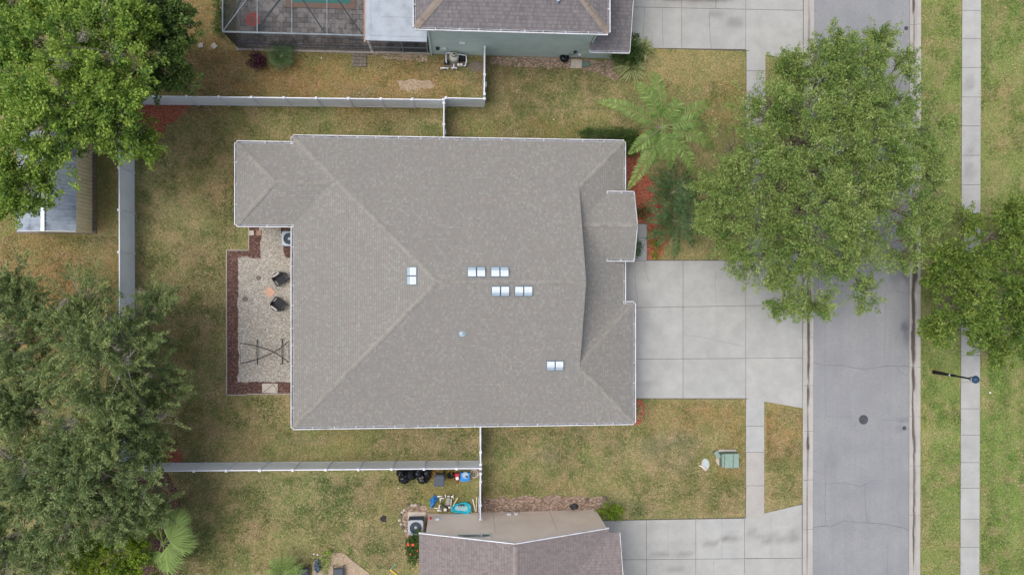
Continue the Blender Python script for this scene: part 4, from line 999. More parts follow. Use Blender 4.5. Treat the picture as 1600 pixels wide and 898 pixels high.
# ------------------------------------------------------------------ vegetation
RNG = np.random.RandomState(5)
def quads_mesh(name, co, n, attr=None, k=4):
    """co: (n*k,3) vertices of n separate faces with k corners"""
    me = bpy.data.meshes.new(name); me.vertices.add(len(co)); me.vertices.foreach_set('co', co.astype(np.float32).ravel())
    me.loops.add(n*k); me.loops.foreach_set('vertex_index', np.arange(n*k, dtype=np.int32))
    me.polygons.add(n); me.polygons.foreach_set('loop_start', np.arange(0, n*k, k, dtype=np.int32)); me.polygons.foreach_set('loop_total', np.full(n, k, dtype=np.int32))
    me.update()
    if attr is not None: set_attr(me, 'leaf', attr)
    return me
def leaf_quads(pos, axis, size, asp=.5, upb=.35):
    """kite-shaped leaves at pos, pointing roughly along axis"""
    n = len(pos); ax = axis + RNG.randn(n, 3)*.55; ax /= np.linalg.norm(ax, axis=1)[:, None]+1e-9
    nn = RNG.randn(n, 3)*.75 + np.array([0, 0, 1.0])*upb*2.4; sd_ = np.cross(ax, nn); sd_ /= np.linalg.norm(sd_, axis=1)[:, None]+1e-9
    s = size[:, None]
    a = pos - ax*s*.5; b = pos + sd_*s*asp*.5 + ax*s*.05; c = pos + ax*s*.5; d = pos - sd_*s*asp*.5 + ax*s*.05
    return np.stack([a, b, c, d], 1).reshape(-1, 3)
def crown_lobes(lobes, root_z):
    """lobes: (px,py,z,rx,ry,rz) -> centres in the world, radii in metres"""
    out = []
    for (px, py, z, rx, ry, rz) in lobes: c = P(px, py, z); out.append((np.array(c), np.array([rx, ry, rz])))
    return out
def twigs_for(lobes, dens, hollow=.55, low=-.35, rough=.3):
    """end points of twigs: shell-weighted, uneven outline. returns pos, outward dir, lobe index"""
    P_, D_, I_ = [], [], []
    for li, (c, r) in enumerate(lobes):
        n = int(4.6*dens*(r[0]*r[1]+r[0]*r[2]+r[1]*r[2])*4/3)
        d = RNG.randn(n, 3); d /= np.linalg.norm(d, axis=1)[:, None]; d = d[d[:, 2] > low]
        u = 1-(RNG.rand(len(d))**1.7)*hollow
        w = np.array([mnoise.noise(Vector((x*1.9+li*5, y*1.9, z*1.9)))+.6*mnoise.noise(Vector((x*4.5, y*4.5+li*3, z*4.5))) for x, y, z in d])
        k = u*(1+w*rough*1.5)
        p = c+d*r*k[:, None]; keep = np.ones(len(p), bool)
        keep &= p[:, 2] > .4
        P_.append(p[keep]); dd = d*np.array([1, 1, .75])+np.array([0, 0, .25]); D_.append((dd/np.linalg.norm(dd, axis=1)[:, None])[keep]); I_.append(np.full(keep.sum(), li))
    return np.vstack(P_), np.vstack(D_), np.concatenate(I_)
def tree(name, label, base, lobes, leaf, bark='bark', dens=3.2, per=46, size=.13, asp=.5, twl=.55, spread=.16, trunk_r=.22, forks=None,
         group=None, hollow=.55, rough=.3, bare=0, cat='tree', clumps=.55, upb=.35, low=-.2, twig_r=.012, ntw=None, gap=-.3, sub_r=.72):
    base = Vector(base); root = thing(name, label, cat, base, 0, group)
    L = crown_lobes(lobes, 0); SL, own_ = [], []
    for li, (c, r) in enumerate(L):       # foliage masses carried by each limb
        k = max(3, int((r[0]*r[1]+r[0]*r[2]+r[1]*r[2])*4/3*.62))
        for _ in range(k):
            d = RNG.randn(3); d /= np.linalg.norm(d)
            if d[2] < -.1: d[2] = -d[2]
            s_ = sub_r*(.65+.7*RNG.rand()); q = max(.35, 1-s_*.75/max(r[:2].mean(), s_))
            SL.append((c+d*r*q*(.8+.25*RNG.rand()), np.array([s_, s_, s_*.72]))); own_.append(li)
    p1, d1, i1 = twigs_for(SL, dens*.78, .5, -.15, .22); i1 = np.array(own_)[i1]
    p2, d2, i2 = twigs_for(L, dens*.42, .75, low, rough)
    pos, dr, idx = np.vstack([p1, p2]), np.vstack([d1, d2]), np.concatenate([i1, i2])
    # thin whole clumps away so that what is behind shows through
    per = int(per*1.45)
    g = np.array([mnoise.noise(Vector((x*clumps, y*clumps, z*clumps+base.x))) for x, y, z in pos]); g2 = np.array([mnoise.noise(Vector((x*1.25+9, y*1.25, z*1.25))) for x, y, z in pos]); keep = (g > -.25-RNG.rand(len(g))*.2) & (g2 > gap+RNG.rand(len(g))*.1)
    pos, dr, idx = pos[keep], dr[keep], idx[keep]; n = len(pos)
    t = RNG.rand(n, per); lat = RNG.randn(n, per, 3)*spread*(1.05-t[:, :, None]*.6)
    droop = np.zeros((n, per, 3)); droop[:, :, 2] = -(t**2)*.12
    ln = twl*(.6+.7*RNG.rand(n, 1, 1))
    lp = pos[:, None, :]+dr[:, None, :]*(t[:, :, None]-.35)*ln+lat*.8+droop
    N_ = n*per; lp = lp.reshape(-1, 3); ax = np.repeat(dr, per, 0)+RNG.randn(N_, 3)*.3
    sz = size*(.6+.8*RNG.rand(N_))
    tone = np.clip(.42+.35*g[keep]+.5*g2[keep]+RNG.randn(n)*.18, 0, 1); age = RNG.rand(n)
    tip = t.reshape(-1)*.16
    at = np.stack([np.clip(np.repeat(tone, per)+tip-.08+RNG.randn(N_)*.12, 0, 1), np.repeat(age, per), np.zeros(N_)], 1)
    at4 = np.repeat(at, 4, 0)
    co = leaf_quads(lp, ax, sz, asp, upb) - np.array(base)
    me = quads_mesh('crown', co, N_, at4); add_obj('crown', me, M[leaf], root)
    # trunk, limbs, branches and twigs
    m = MB(); fk = Vector(forks) if forks else Vector((base.x, base.y, base.z+1.9))
    mid = base.lerp(fk, .5)+Vector((random.uniform(-.08, .08), random.uniform(-.08, .08), 0))
    m.tube([base-Vector((0,0,.1)), base+Vector((0,0,.15)), mid, fk], [trunk_r*1.5, trunk_r*1.15, trunk_r*.95, trunk_r*.85], 10)
    for li, (c, r) in enumerate(L):
        c = Vector(c); e = c-Vector((0, 0, r[2]*.35)); a = fk; k1 = a.lerp(e, .35)+Vector((random.uniform(-.3, .3), random.uniform(-.3, .3), .0)); k2 = a.lerp(e, .7)+Vector((random.uniform(-.4, .4), random.uniform(-.4, .4), .0))
        m.tube([a, k1, k2, e], [trunk_r*.6, trunk_r*.4, trunk_r*.28, trunk_r*.18], 6)
        own = np.where(idx == li)[0]; RNG.shuffle(own)
        nb = max(3, int(len(own)/30)); hubs = []
        for q in own[:nb]:
            p = Vector(pos[q]); st = e.lerp(k2, random.random()); hb = st.lerp(p, .6)+Vector((random.uniform(-.3, .3), random.uniform(-.3, .3), random.uniform(-.3, 0))); hubs.append(hb)
            m.tube([st, st.lerp(hb, .5)+Vector((random.uniform(-.12,.12), random.uniform(-.12,.12), .08)), hb, p], [trunk_r*.16, trunk_r*.1, trunk_r*.07, .01], 4, cap=False)
        H_ = np.array([tuple(x) for x in hubs])
        lim = own[nb:nb+(ntw or 260)]
        for q in lim:
            j = np.argmin(((H_-pos[q])**2).sum(1)); m.tube([H_[j], (Vector(H_[j])+Vector(pos[q]))/2+Vector((0,0,.05)), Vector(pos[q])+Vector(dr[q])*.15], [.02, .015, .007], 3, cap=False)
    for _ in range(bare):     # sprays of leafless twigs standing above the leaves
        li = random.randrange(len(L)); c, r = L[li]; th = random.uniform(0, 6.28); k = random.uniform(.1, .85)
        p = Vector((c[0]+math.cos(th)*r[0]*k, c[1]+math.sin(th)*r[1]*k, c[2]+r[2]*math.sqrt(max(.05, 1-k*k))*.93))
        dd = Vector((math.cos(th)*k+random.uniform(-.5, .5), math.sin(th)*k+random.uniform(-.5, .5), .45)).normalized()
        st = p-dd*.75-Vector((0,0,.1))
        for s_ in range(random.randint(6, 11)):
            d2 = (dd+Vector((random.uniform(-.45,.45), random.uniform(-.45,.45), random.uniform(-.25,.1)))).normalized(); l_ = random.uniform(.35, 1.05)
            mdl = st+d2*l_*.5+Vector((random.uniform(-.16,.16), random.uniform(-.16,.16), 0)); en = st+d2*l_+Vector((random.uniform(-.2,.2), random.uniform(-.2,.2), .05))
            m.tube([st, mdl, en], [.022, .016, .006], 3, cap=False)
            for _k in range(3):
                s2 = mdl.lerp(en, random.random()*.7); m.tube([s2, s2+(d2+Vector((random.uniform(-.8,.8), random.uniform(-.8,.8), random.uniform(-.1,.4)))).normalized()*random.uniform(.2, .45)], [.011, .005], 3, cap=False)
    m.build('trunk', M[bark], root, smooth=True)
    return root

# large street tree with pale branches between pavement and road
tree('street_tree', 'large light green tree overhanging the road and driveway from the kerb strip', P(1215, 262), [
  (1240,230,6.4,3.0,3.2,2.0),(1195,175,5.6,1.9,1.8,1.4),(1300,110,6.0,2.3,2.1,1.5),(1290,75,5.4,1.5,1.2,1.1),(1350,90,5.4,1.5,1.1,1.0),(1230,120,5.0,1.2,1.1,.9),(1385,140,5.6,1.9,1.7,1.4),(1420,220,5.4,1.6,1.8,1.4),(1350,240,6.8,3.0,2.8,2.0),
  (1135,240,5.0,1.5,1.6,1.2),(1150,310,5.4,2.0,2.0,1.5),(1195,370,5.6,2.2,2.1,1.5),(1130,365,4.6,1.5,1.3,1.0),(1120,300,4.6,1.2,1.4,1.0),(1195,265,6.6,2.2,2.2,1.5),(1320,170,6.6,2.2,2.0,1.6),(1320,300,6.9,2.2,2.2,1.6),(1270,340,6.6,2.8,2.8,1.9),(1390,320,5.8,2.2,2.2,1.6),(1260,430,5.4,2.0,1.9,1.3),(1330,405,5.4,1.7,1.8,1.3),
  (1225,105,4.6,.9,.9,.7),(1420,105,4.6,.8,.7,.7),(1445,280,5.2,1.5,1.9,1.2),(1455,200,4.8,1.0,1.4,.9),(1105,340,4.4,1.0,1.3,.8),(1160,400,4.8,1.3,1.1,.9),(1440,345,4.8,1.2,1.2,.9),(1190,425,4.7,1.2,1.0,.8),(1270,478,4.6,.7,.6,.5),(1225,475,4.6,.9,.7,.6),(1405,395,5.0,1.0,1.1,.9),(1350,455,4.6,.7,.8,.6),(1375,60,4.8,.6,.5,.5)],
  'leaf_elm', 'bark', dens=5.6, gap=-.22, per=46, size=.12, asp=.45, twl=.8, spread=.17, trunk_r=.3, hollow=.6, rough=.36, bare=6, ntw=70)
tree('tree', 'dark yellow green dense tree over the east pavement beside the street lamp', P(1466, 440), [
  (1560,440,5.2,2.6,2.8,1.8),(1500,400,4.6,1.9,1.8,1.4),(1495,480,4.6,1.9,1.8,1.4),(1560,360,4.8,1.9,1.5,1.3),(1590,520,4.8,2.2,1.9,1.4),(1540,540,4.2,1.4,1.1,1.0),(1640,400,5.2,2.8,2.6,1.8),(1640,500,5.0,2.4,2.4,1.6),(1455,440,3.8,.9,1.5,.9),(1465,510,3.8,.8,.9,.8),(1510,345,4.0,.8,.6,.6),(1590,335,4.4,1.3,1.0,.9)],
  'leaf_right', 'bark', dens=4.6, gap=-.22, per=44, size=.15, asp=.5, twl=.7, spread=.16, trunk_r=.26, hollow=.5, rough=.3, bare=2, ntw=60)
# trees along the back
tree('oak_tree', 'broad bright yellow green oak covering the top left corner', P(135, 170), [
  (110,120,7.4,3.4,3.4,2.2),(40,60,6.6,2.6,2.6,1.8),(60,200,6.4,2.8,2.6,1.8),(160,60,7.0,2.8,2.4,1.8),(180,210,6.0,1.9,1.8,1.5),(20,270,5.4,1.8,1.6,1.2),(92,250,5.4,1.5,1.1,1.0),(60,290,5.0,1.6,1.2,1.0),(215,215,5.2,1.3,1.1,.9),(120,20,6.6,2.4,2.0,1.6),(-40,150,6.4,2.8,3.4,1.8),(175,140,7.0,2.2,2.2,1.6),(212,182,5.0,1.1,1.2,1.0),(10,-20,6.4,2.6,2,1.8),(50,308,4.6,1.0,.8,.6),(15,310,4.8,1.3,1.0,.8),(215,30,6.2,1.4,1.6,1.2)],
  'leaf_oak', 'bark_pale', dens=4.0, gap=-.2, per=44, size=.15, asp=.55, twl=.6, spread=.2, trunk_r=.38, hollow=.55, rough=.34, bare=12, ntw=60)
tree('oak_tree', 'darker green rounded oak leaning right beyond the bright oak', P(275, 60), [
  (255,75,5.0,1.9,2.4,1.5),(235,30,5.4,1.9,1.8,1.4),(275,110,4.4,1.1,1.1,.9),(240,125,4.2,1.0,.9,.8),(275,45,4.8,1.2,1.5,1.1),(250,-10,5,2.2,1.6,1.3)],
  'leaf_oak_dark', 'bark_pale', dens=4.0, per=44, size=.15, asp=.55, twl=.55, spread=.17, trunk_r=.22, hollow=.5, rough=.28, bare=0, ntw=60)
tree('evergreen_tree', 'tall grey green feathery evergreen over the west fence left of the gravel patio', P(225, 560), [
  (150,560,7.0,3.0,3.0,2.2),(240,480,4.8,1.7,1.4,1.1),(262,600,4.2,1.0,1.5,.9),(120,470,5.8,1.8,1.6,1.4),(185,500,5.6,2.0,1.6,1.4),(230,560,4.8,1.7,1.9,1.3),(222,640,5.0,1.8,1.9,1.4),(160,650,6.6,2.4,2.4,1.8),(232,700,4.4,1.0,1.3,1.0)],
  'leaf_cedar', 'bark_pale', dens=3.9, per=60, size=.16, asp=.26, twl=.95, spread=.12, trunk_r=.3, hollow=.55, rough=.38, gap=-.42, bare=12, ntw=60)
tree('evergreen_tree', 'grey green feathery evergreen cut by the left edge below the shed', P(30, 560), [
  (20,460,5.6,1.9,1.5,1.3),(45,530,6.4,1.8,2.2,1.5),(20,600,6.6,2.6,2.8,1.9),(-40,520,6.2,2.6,2.8,1.8),(75,640,6.4,2.0,2.0,1.5)],
  'leaf_cedar', 'bark_pale', dens=3.9, per=60, size=.16, asp=.26, twl=.95, spread=.12, trunk_r=.26, hollow=.55, rough=.38, gap=-.42, bare=8, ntw=60)
tree('evergreen_tree', 'olive green evergreen with many bare grey twigs at the lower left', P(110, 760), [
  (60,730,6.4,2.6,2.4,1.8),(140,730,6.6,2.4,2.4,1.8),(200,740,5.4,2.0,2.2,1.5),(230,790,4.2,1.4,1.6,1.1),(30,800,5.8,2.4,2.4,1.7),(110,800,6.0,2.2,1.8,1.5),(180,800,5.4,1.8,1.6,1.3),(20,880,5.2,2.0,1.8,1.4),(-30,760,6,2.4,3,1.8),(75,860,4.8,1.3,1.5,1.1)],
  'leaf_olive', 'bark_pale', dens=3.7, per=56, size=.15, asp=.32, twl=.85, spread=.13, trunk_r=.3, hollow=.55, rough=.36, gap=-.42, bare=24, ntw=60)
tree('shrub', 'round bright lime green shrub beside the fan palm at lower left', P(160, 850), [
  (125,850,2.6,1.5,1.4,1.2),(180,860,2.8,1.7,1.5,1.3),(215,850,2.4,1.2,1.4,1.1),(150,890,2.6,1.6,1.2,1.1),(210,890,2.4,1.3,1.2,1.0)],
  'leaf_lime', 'bark', dens=6.5, per=44, size=.11, asp=.55, twl=.4, spread=.14, trunk_r=.1, hollow=.4, rough=.22, cat='shrub', ntw=20, clumps=.9)

def shrub(name, label, base, lobes, leaf, size=.09, dens=14, per=22, group=None, asp=.5, cat='shrub', twl=.2, spread=.09, flowers=None, rough=.18):
    base = Vector(base); root = thing(name, label, cat, base, 0, group)
    L = [(np.array((P(px, py, z).x, P(px, py, z).y, z)), np.array([rx, ry, rz])) for (px, py, z, rx, ry, rz) in lobes]
    Pn, Dn = [], []
    for li, (c, r) in enumerate(L):
        n = int(dens*(r[0]*r[1]+r[0]*r[2]+r[1]*r[2])*6)
        d = RNG.randn(n, 3); d /= np.linalg.norm(d, axis=1)[:, None]
        w = np.array([mnoise.noise(Vector((x*2.2+li, y*2.2, z*2.2))) for x, y, z in d]); p = c+d*r*((1-RNG.rand(n)**1.5*.5)*(1+w*rough*2))[:, None]
        k = p[:, 2] > .03; Pn.append(p[k]); Dn.append(d[k])
    pos, dr = np.vstack(Pn), np.vstack(Dn); n = len(pos); t = RNG.rand(n, per)
    lp = (pos[:, None]+dr[:, None]*(t[:, :, None]-.4)*twl+RNG.randn(n, per, 3)*spread).reshape(-1, 3); lp[:, 2] = np.maximum(lp[:, 2], .02); N_ = len(lp)
    at = np.stack([np.clip(np.repeat(RNG.rand(n), per)*.8+RNG.rand(N_)*.3-.05, 0, 1), np.repeat(RNG.rand(n), per), np.zeros(N_)], 1)
    me = quads_mesh('foliage', leaf_quads(lp, np.repeat(dr, per, 0), size*(.6+.8*RNG.rand(N_)), asp)-np.array(base), N_, np.repeat(at, 4, 0)); add_obj('foliage', me, M[leaf], root)
    m = MB()
    for c, r in L:
        for _ in range(4):
            e = Vector(c)+Vector((random.uniform(-.5,.5)*r[0], random.uniform(-.5,.5)*r[1], r[2]*.4)); m.tube([base+Vector((0,0,-.02)), base.lerp(e, .5)+Vector((0,0,.04)), e], [.02, .014, .006], 4)
    m.build('stem', M['bark'], root)
    if flowers:
        for (px, py, z, s) in flowers:
            q = P(px, py, z); f = MB()
            for k in range(5):
                a = k*1.2566+random.random(); tip = q+Vector((math.cos(a)*s, math.sin(a)*s, .02)); l_ = Vector((-math.sin(a), math.cos(a), 0))*s*.4; md = q+Vector((math.cos(a)*s*.6, math.sin(a)*s*.6, .03))
                f.add([q, md+l_, tip, md-l_], [(0,1,2,3)])
            f.build('flower', M['petal'], root)
    return root
# clipped hedge round the north-east house corner
shrub('hedge', 'dense dark green hedge wrapped around the north east house corner', P(985, 225), [(x, 211, .75, .45, .38, .6) for x in (915, 930, 945, 960, 972)]+[(985, y, .75, .5, .4, .6) for y in (212, 222, 233)], 'leaf_hedge', .08, 12, 22)
shrub('shrub', 'yellow and orange croton shrub at the house corner under the palm', P(996, 220), [(994,218,.5,.4,.35,.4),(1006,217,.5,.35,.3,.35)], 'leaf_croton', .16, 9, 14, asp=.3)
shrub('shrub', 'small rounded grey green shrub against the porch gable', P(992, 392), [(993,387,.7,.38,.55,.55)], 'leaf_sago', .08, 14, 20)
for (px, py, r, lb) in ((1004, 333, .42, 'low dark green shrub in red mulch beside the porch, nearest the sago palms'),):
    shrub('shrub', lb, P(px, py), [(px, py, .25, r, r*.8, .25)], 'leaf_hedge', .1, 12, 16)
for (px, py, r, lb) in ((1026, 367, .38, 'bright green tuft plant, topmost of three beside the front path'), (1025, 383, .3, 'bright green tuft plant, middle one of three beside the front path'), (1024, 399, .24, 'bright green tuft plant nearest the driveway edge in red mulch')):
    shrub('shrub', lb, P(px, py), [(px, py, .2, r, r*.9, .22)], 'leaf_lime', .12, 12, 14, asp=.35, group='bright tuft plants in the front mulch')
shrub('shrub', 'tall dark glossy green shrub at the corner of the green house', P(976, 92), [(972,80,1.3,.65,.7,.9),(984,70,1.2,.7,.6,.9),(990,85,.9,.5,.5,.6)], 'leaf_hedge', .13, 8, 16)
shrub('shrub', 'small purple leaved shrub beside the pool enclosure', P(402, 96), [(401,94,.5,.4,.5,.4)], 'leaf_purple', .15, 11, 16, asp=.4)
shrub('shrub', 'yellow green spiky shrub at the beige house corner by its driveway', P(951, 800), [(951,797,.5,.6,.5,.45),(963,800,.4,.45,.4,.35)], 'leaf_lime', .22, 8, 14, asp=.2)
shrub('hibiscus_shrub', 'glossy green hibiscus shrub with orange red flowers beside the air conditioner', P(650, 852), [(649,838,1.1,.42,.45,.6),(646,852,1.1,.45,.5,.65),(648,867,1.0,.42,.5,.6)], 'leaf_lime' if 0 else 'leaf_hib' if 0 else 'leaf_hedge', .13, 8, 16,
      flowers=[(637.5,850,1.75,.1),(645,850.5,1.8,.1),(641,865,1.6,.06),(652,860,1.8,.05),(636,836,1.4,.07)])
for (px, py, lb) in ((681, 742, 'yellowing weeds growing left of the dark grey bin'), (705, 742, 'yellowing weeds growing right of the dark grey bin')):
    shrub('weeds', lb, P(px, py), [(px, py, .25, .28, .4, .28)], 'leaf_croton', .14, 7, 12, asp=.25, cat='weeds')
shrub('weeds', 'olive moss green plant growing on the paved patio at the bottom edge', P(508, 872), [(511,868,.2,.35,.35,.2),(506,882,.2,.22,.5,.2)], 'leaf_oak', .1, 12, 14, cat='plant')
shrub('shrub', 'small flower tuft beside the garage corner in red mulch', P(997, 640), [(998,636,.2,.2,.3,.2),(1001,650,.15,.2,.25,.15)], 'leaf_grassy', .1, 10, 12)
shrub('weeds', 'thin dark leafy edge of shrubs behind the pool enclosure corner', P(342, 20), [(342,y,.4,.3,.7,.4) for y in (5, 25, 42)], 'leaf_oak_dark', .12, 5, 14, cat='shrub')

def frond(m, base, d, L, rise, droop, lw, ll, n=34, tilt=.5, twist=0, vee=.25, at=None, both=True):
    """arched palm frond: rachis and paired leaflets"""
    base = Vector(base); d = Vector(d).normalized(); pts = []
    for i in range(n+1):
        t = i/n; pts.append(base+d*L*t*(1-.12*t*droop)+Vector((0, 0, rise*math.sin(t*math.pi*.55)-droop*t*t*t)))
    return pts
def palm(name, label, top, n, L, leaf, base, trunk_r=.15, ll=.55, lw=.045, rise=.6, droop=1.0, seeds=0, group=None, azs=None, nl=46, plume=.5, taper=.9):
    base = Vector(base); top = Vector(top); root = thing(name, label, 'palm tree', base, 0, group); rnd = random.Random(seeds)
    m = MB()
    k = 9; ps = [base.lerp(top, i/k)+Vector((math.sin(i*.8)*.02, 0, 0)) for i in range(k+1)]; ps[0] = ps[0]-Vector((0,0,.1))
    m.tube(ps, [trunk_r*(1.35-.45*i/k)+(.012 if i % 2 else 0) for i in range(k+1)], 12); m.build('trunk', M['palm_bark'], root, smooth=True)
    azs = azs or [(360*i/n+rnd.uniform(-9, 9), 1+rnd.uniform(-.12, .1), 1) for i in range(n)]
    for (az_, ls, rs) in azs:
        a = R(az_); d = Vector((math.cos(a), math.sin(a), 0)); pts = frond(None, top+d*.06, d, L*ls, rise*rs, droop*rnd.uniform(.8, 1.15), lw, ll, n=24)
        r = MB(); r.tube(pts, [.028*(1-.85*i/24) for i in range(25)], 4, cap=False); 
        cos = []; at = []
        for s in range(nl):
            t = .12+.88*s/(nl-1); f = t*24; i = min(23, int(f)); p = pts[i].lerp(pts[i+1], f-i); tg = (pts[i+1]-pts[i]).normalized()
            side = tg.cross(Vector((0,0,1))).normalized(); upv = side.cross(tg).normalized()
            le = ll*(math.sin(math.pi*min(1, (t*.86+.13)))**.6)*(1-.35*t*taper)
            for sg in (-1, 1):
                for q in range(1):
                    ang = rnd.uniform(-plume, plume)+.1
                    dv = (side*sg*math.cos(ang)+upv*math.sin(ang)+tg*rnd.uniform(.35, .75)).normalized(); l2 = le*rnd.uniform(.75, 1.1)
                    w = dv.cross(upv).normalized()*lw*.5*rnd.uniform(.8, 1.2)
                    mid = p+dv*l2*.55; en = p+dv*l2-Vector((0, 0, l2*rnd.uniform(.08, .35)))
                    cos += [p, mid+w, en, mid-w]; tv = rnd.random()*.5+.35*t; at += [(min(1, tv), rnd.random(), 0)]*4
        r_n = len(cos)//4; co = np.array([tuple(c-base) for c in cos]); me = quads_mesh('frond', co, r_n, np.array(at)); fo = add_obj('frond', me, M[leaf], root)
        ra = r.build('rachis', M[leaf], fo); stem_attr(ra, .85)
    return root
def stem_attr(o, v=.8):
    set_attr(o.data, 'leaf', np.tile(np.array([[v, .2, 0]]), (len(o.data.vertices), 1)))
palm('palm_tree', 'feathery light green palm with long arching fronds north east of the house', P(1036, 198, 4.3), 10, 4.6, 'leaf_palm', P(1003, 222), .17, ll=.66, lw=.075, rise=.8, droop=1.5, seeds=3,
     azs=[(158, 1.02, 1), (100, .9, 1.0), (122, .8, 1.2), (28, .85, 1), (8, .62, 1.3), (-18, .9, .8), (-52, .9, .8), (-98, .55, .6), (-118, 1.0, .6), (-142, .6, 1), (62, .5, 1.6), (-75, .6, .6)], nl=64, plume=.4)
palm('sago_palm', 'dark green low palm in red mulch, the upper of two', P(1052, 300, 1.2), 12, 2.0, 'leaf_sago', P(1040, 304), .16, ll=.45, lw=.085, rise=.6, droop=.55, seeds=4, group='low dark palms in the front bed', nl=20, plume=.3)
palm('sago_palm', 'dark green low palm in red mulch, the lower of two', P(1056, 345, 1.1), 12, 2.3, 'leaf_sago', P(1046, 344), .16, ll=.48, lw=.085, rise=.6, droop=.6, seeds=5, group='low dark palms in the front bed', nl=26, plume=.3)
palm('palm_shrub', 'spreading bright fern like palm beside the bottom patio', P(446, 893, .7), 20, 1.25, 'leaf_palm', P(444, 888), .1, ll=.3, lw=.035, rise=.5, droop=.35, seeds=6, nl=26, plume=.3)
palm('palm_shrub', 'small dark green spiky fern like palm beside the pool enclosure', P(440, 88, .4), 18, .95, 'leaf_sago', P(439, 89), .08, ll=.26, lw=.03, rise=.4, droop=.25, seeds=7, nl=24, plume=.3)
# fan palm at the lower left
def fan_palm():
    base = P(262, 842); root = thing('fan_palm', 'pale green fan palm with pleated leaves beside the lime shrub', 'palm tree', base)
    m = MB(); top = P(255, 848, 2.6); m.tube([base-Vector((0,0,.1)), base.lerp(top, .5), top], [.2, .17, .15], 12); m.build('trunk', M['palm_bark'], root, smooth=True)
    rnd = random.Random(9)
    for (px, py, z, az_, rad, sp) in ((272,838,3.0,25,1.35,95),(285,850,2.7,-10,1.2,80),(240,800,2.9,135,1.0,70),(276,812,2.9,70,1.1,75),(268,860,2.8,-40,1.3,95),(250,815,3.0,100,1.2,80),(235,818,2.8,120,1.1,70),(262,880,2.5,-75,1.3,70),(282,830,2.6,55,.9,80),(245,870,2.6,-110,1.1,80)):
        c = P(px, py, z)-Vector((math.cos(R(az_))*.35, math.sin(R(az_))*.35, 0)); cos = []; at = []; nb = 38
        for i in range(nb):
            a = R(az_-sp*.9+sp*1.8*i/(nb-1)); l_ = rad*(1-.22*abs(i/(nb-1)-.5)*2)*rnd.uniform(.92, 1.05); d = Vector((math.cos(a), math.sin(a), -.12))
            s_ = Vector((-math.sin(a), math.cos(a), 0))*rad*.036; zz = Vector((0,0,.06 if i % 2 else -.04))
            mid = c+d*l_*.6+zz; en = c+d*l_-Vector((0,0,.1+.35*rnd.random()))
            cos += [c, mid+s_, en, mid-s_]; at += [(rnd.random()*.5+.4, rnd.random(), 0)]*4
        co = np.array([tuple(q-base) for q in cos]); me = quads_mesh('fan_leaf', co, nb, np.array(at)); fo = add_obj('fan_leaf', me, M['leaf_palm'], root)
        s2 = MB(); s2.tube([top, (top+c)/2+Vector((0,0,.15)), c], [.025, .02, .015], 5); st = s2.build('leaf_stalk', M['leaf_palm'], fo); stem_attr(st)
    return root
fan_palm()
def grass_clump(label, px, py, r, hgt, n, leaf, seed, w=.035, group=None):
    rnd = random.Random(seed); base = P(px, py); root = thing('grass_plant', label, 'plant', base, 0, group); cos = []; at = []
    for i in range(n):
        a = rnd.uniform(0, 6.283); k = rnd.uniform(.35, 1); d = Vector((math.cos(a), math.sin(a), 0)); s_ = Vector((-d.y, d.x, 0))*w*.5; o = base+d*rnd.uniform(0, r*.35)
        p1 = o+d*r*k*.4+Vector((0,0,hgt*rnd.uniform(.7, 1))); p2 = o+d*r*k*.75+Vector((0,0,hgt*.75)); p3 = o+d*r*k+Vector((0,0,hgt*.25))
        cos += [o-s_, o+s_, p1+s_, p1-s_, p1-s_, p1+s_, p2+s_*.8, p2-s_*.8, p2-s_*.8, p2+s_*.8, p3, p3-s_*.05]; v = (rnd.random(), rnd.random(), 0); at += [v]*12
    co = np.array([tuple(q-base) for q in cos]); me = quads_mesh('blades', co, n*3, np.array(at)); add_obj('blades', me, M[leaf], root)
    return root
grass_clump('cream and green striped grassy plant below the corner shrub', 986, 108, 1.0, .5, 260, 'leaf_grassy', 1, group='striped grassy plants by the green house')
grass_clump('cream and green striped grassy plant right of the corner shrub', 1002, 80, .85, .6, 150, 'leaf_grassy', 2, group='striped grassy plants by the green house')
grass_clump('cream and green striped grassy plant left of the others, touching bare soil', 968, 104, .6, .4, 90, 'leaf_grassy', 3, group='striped grassy plants by the green house')

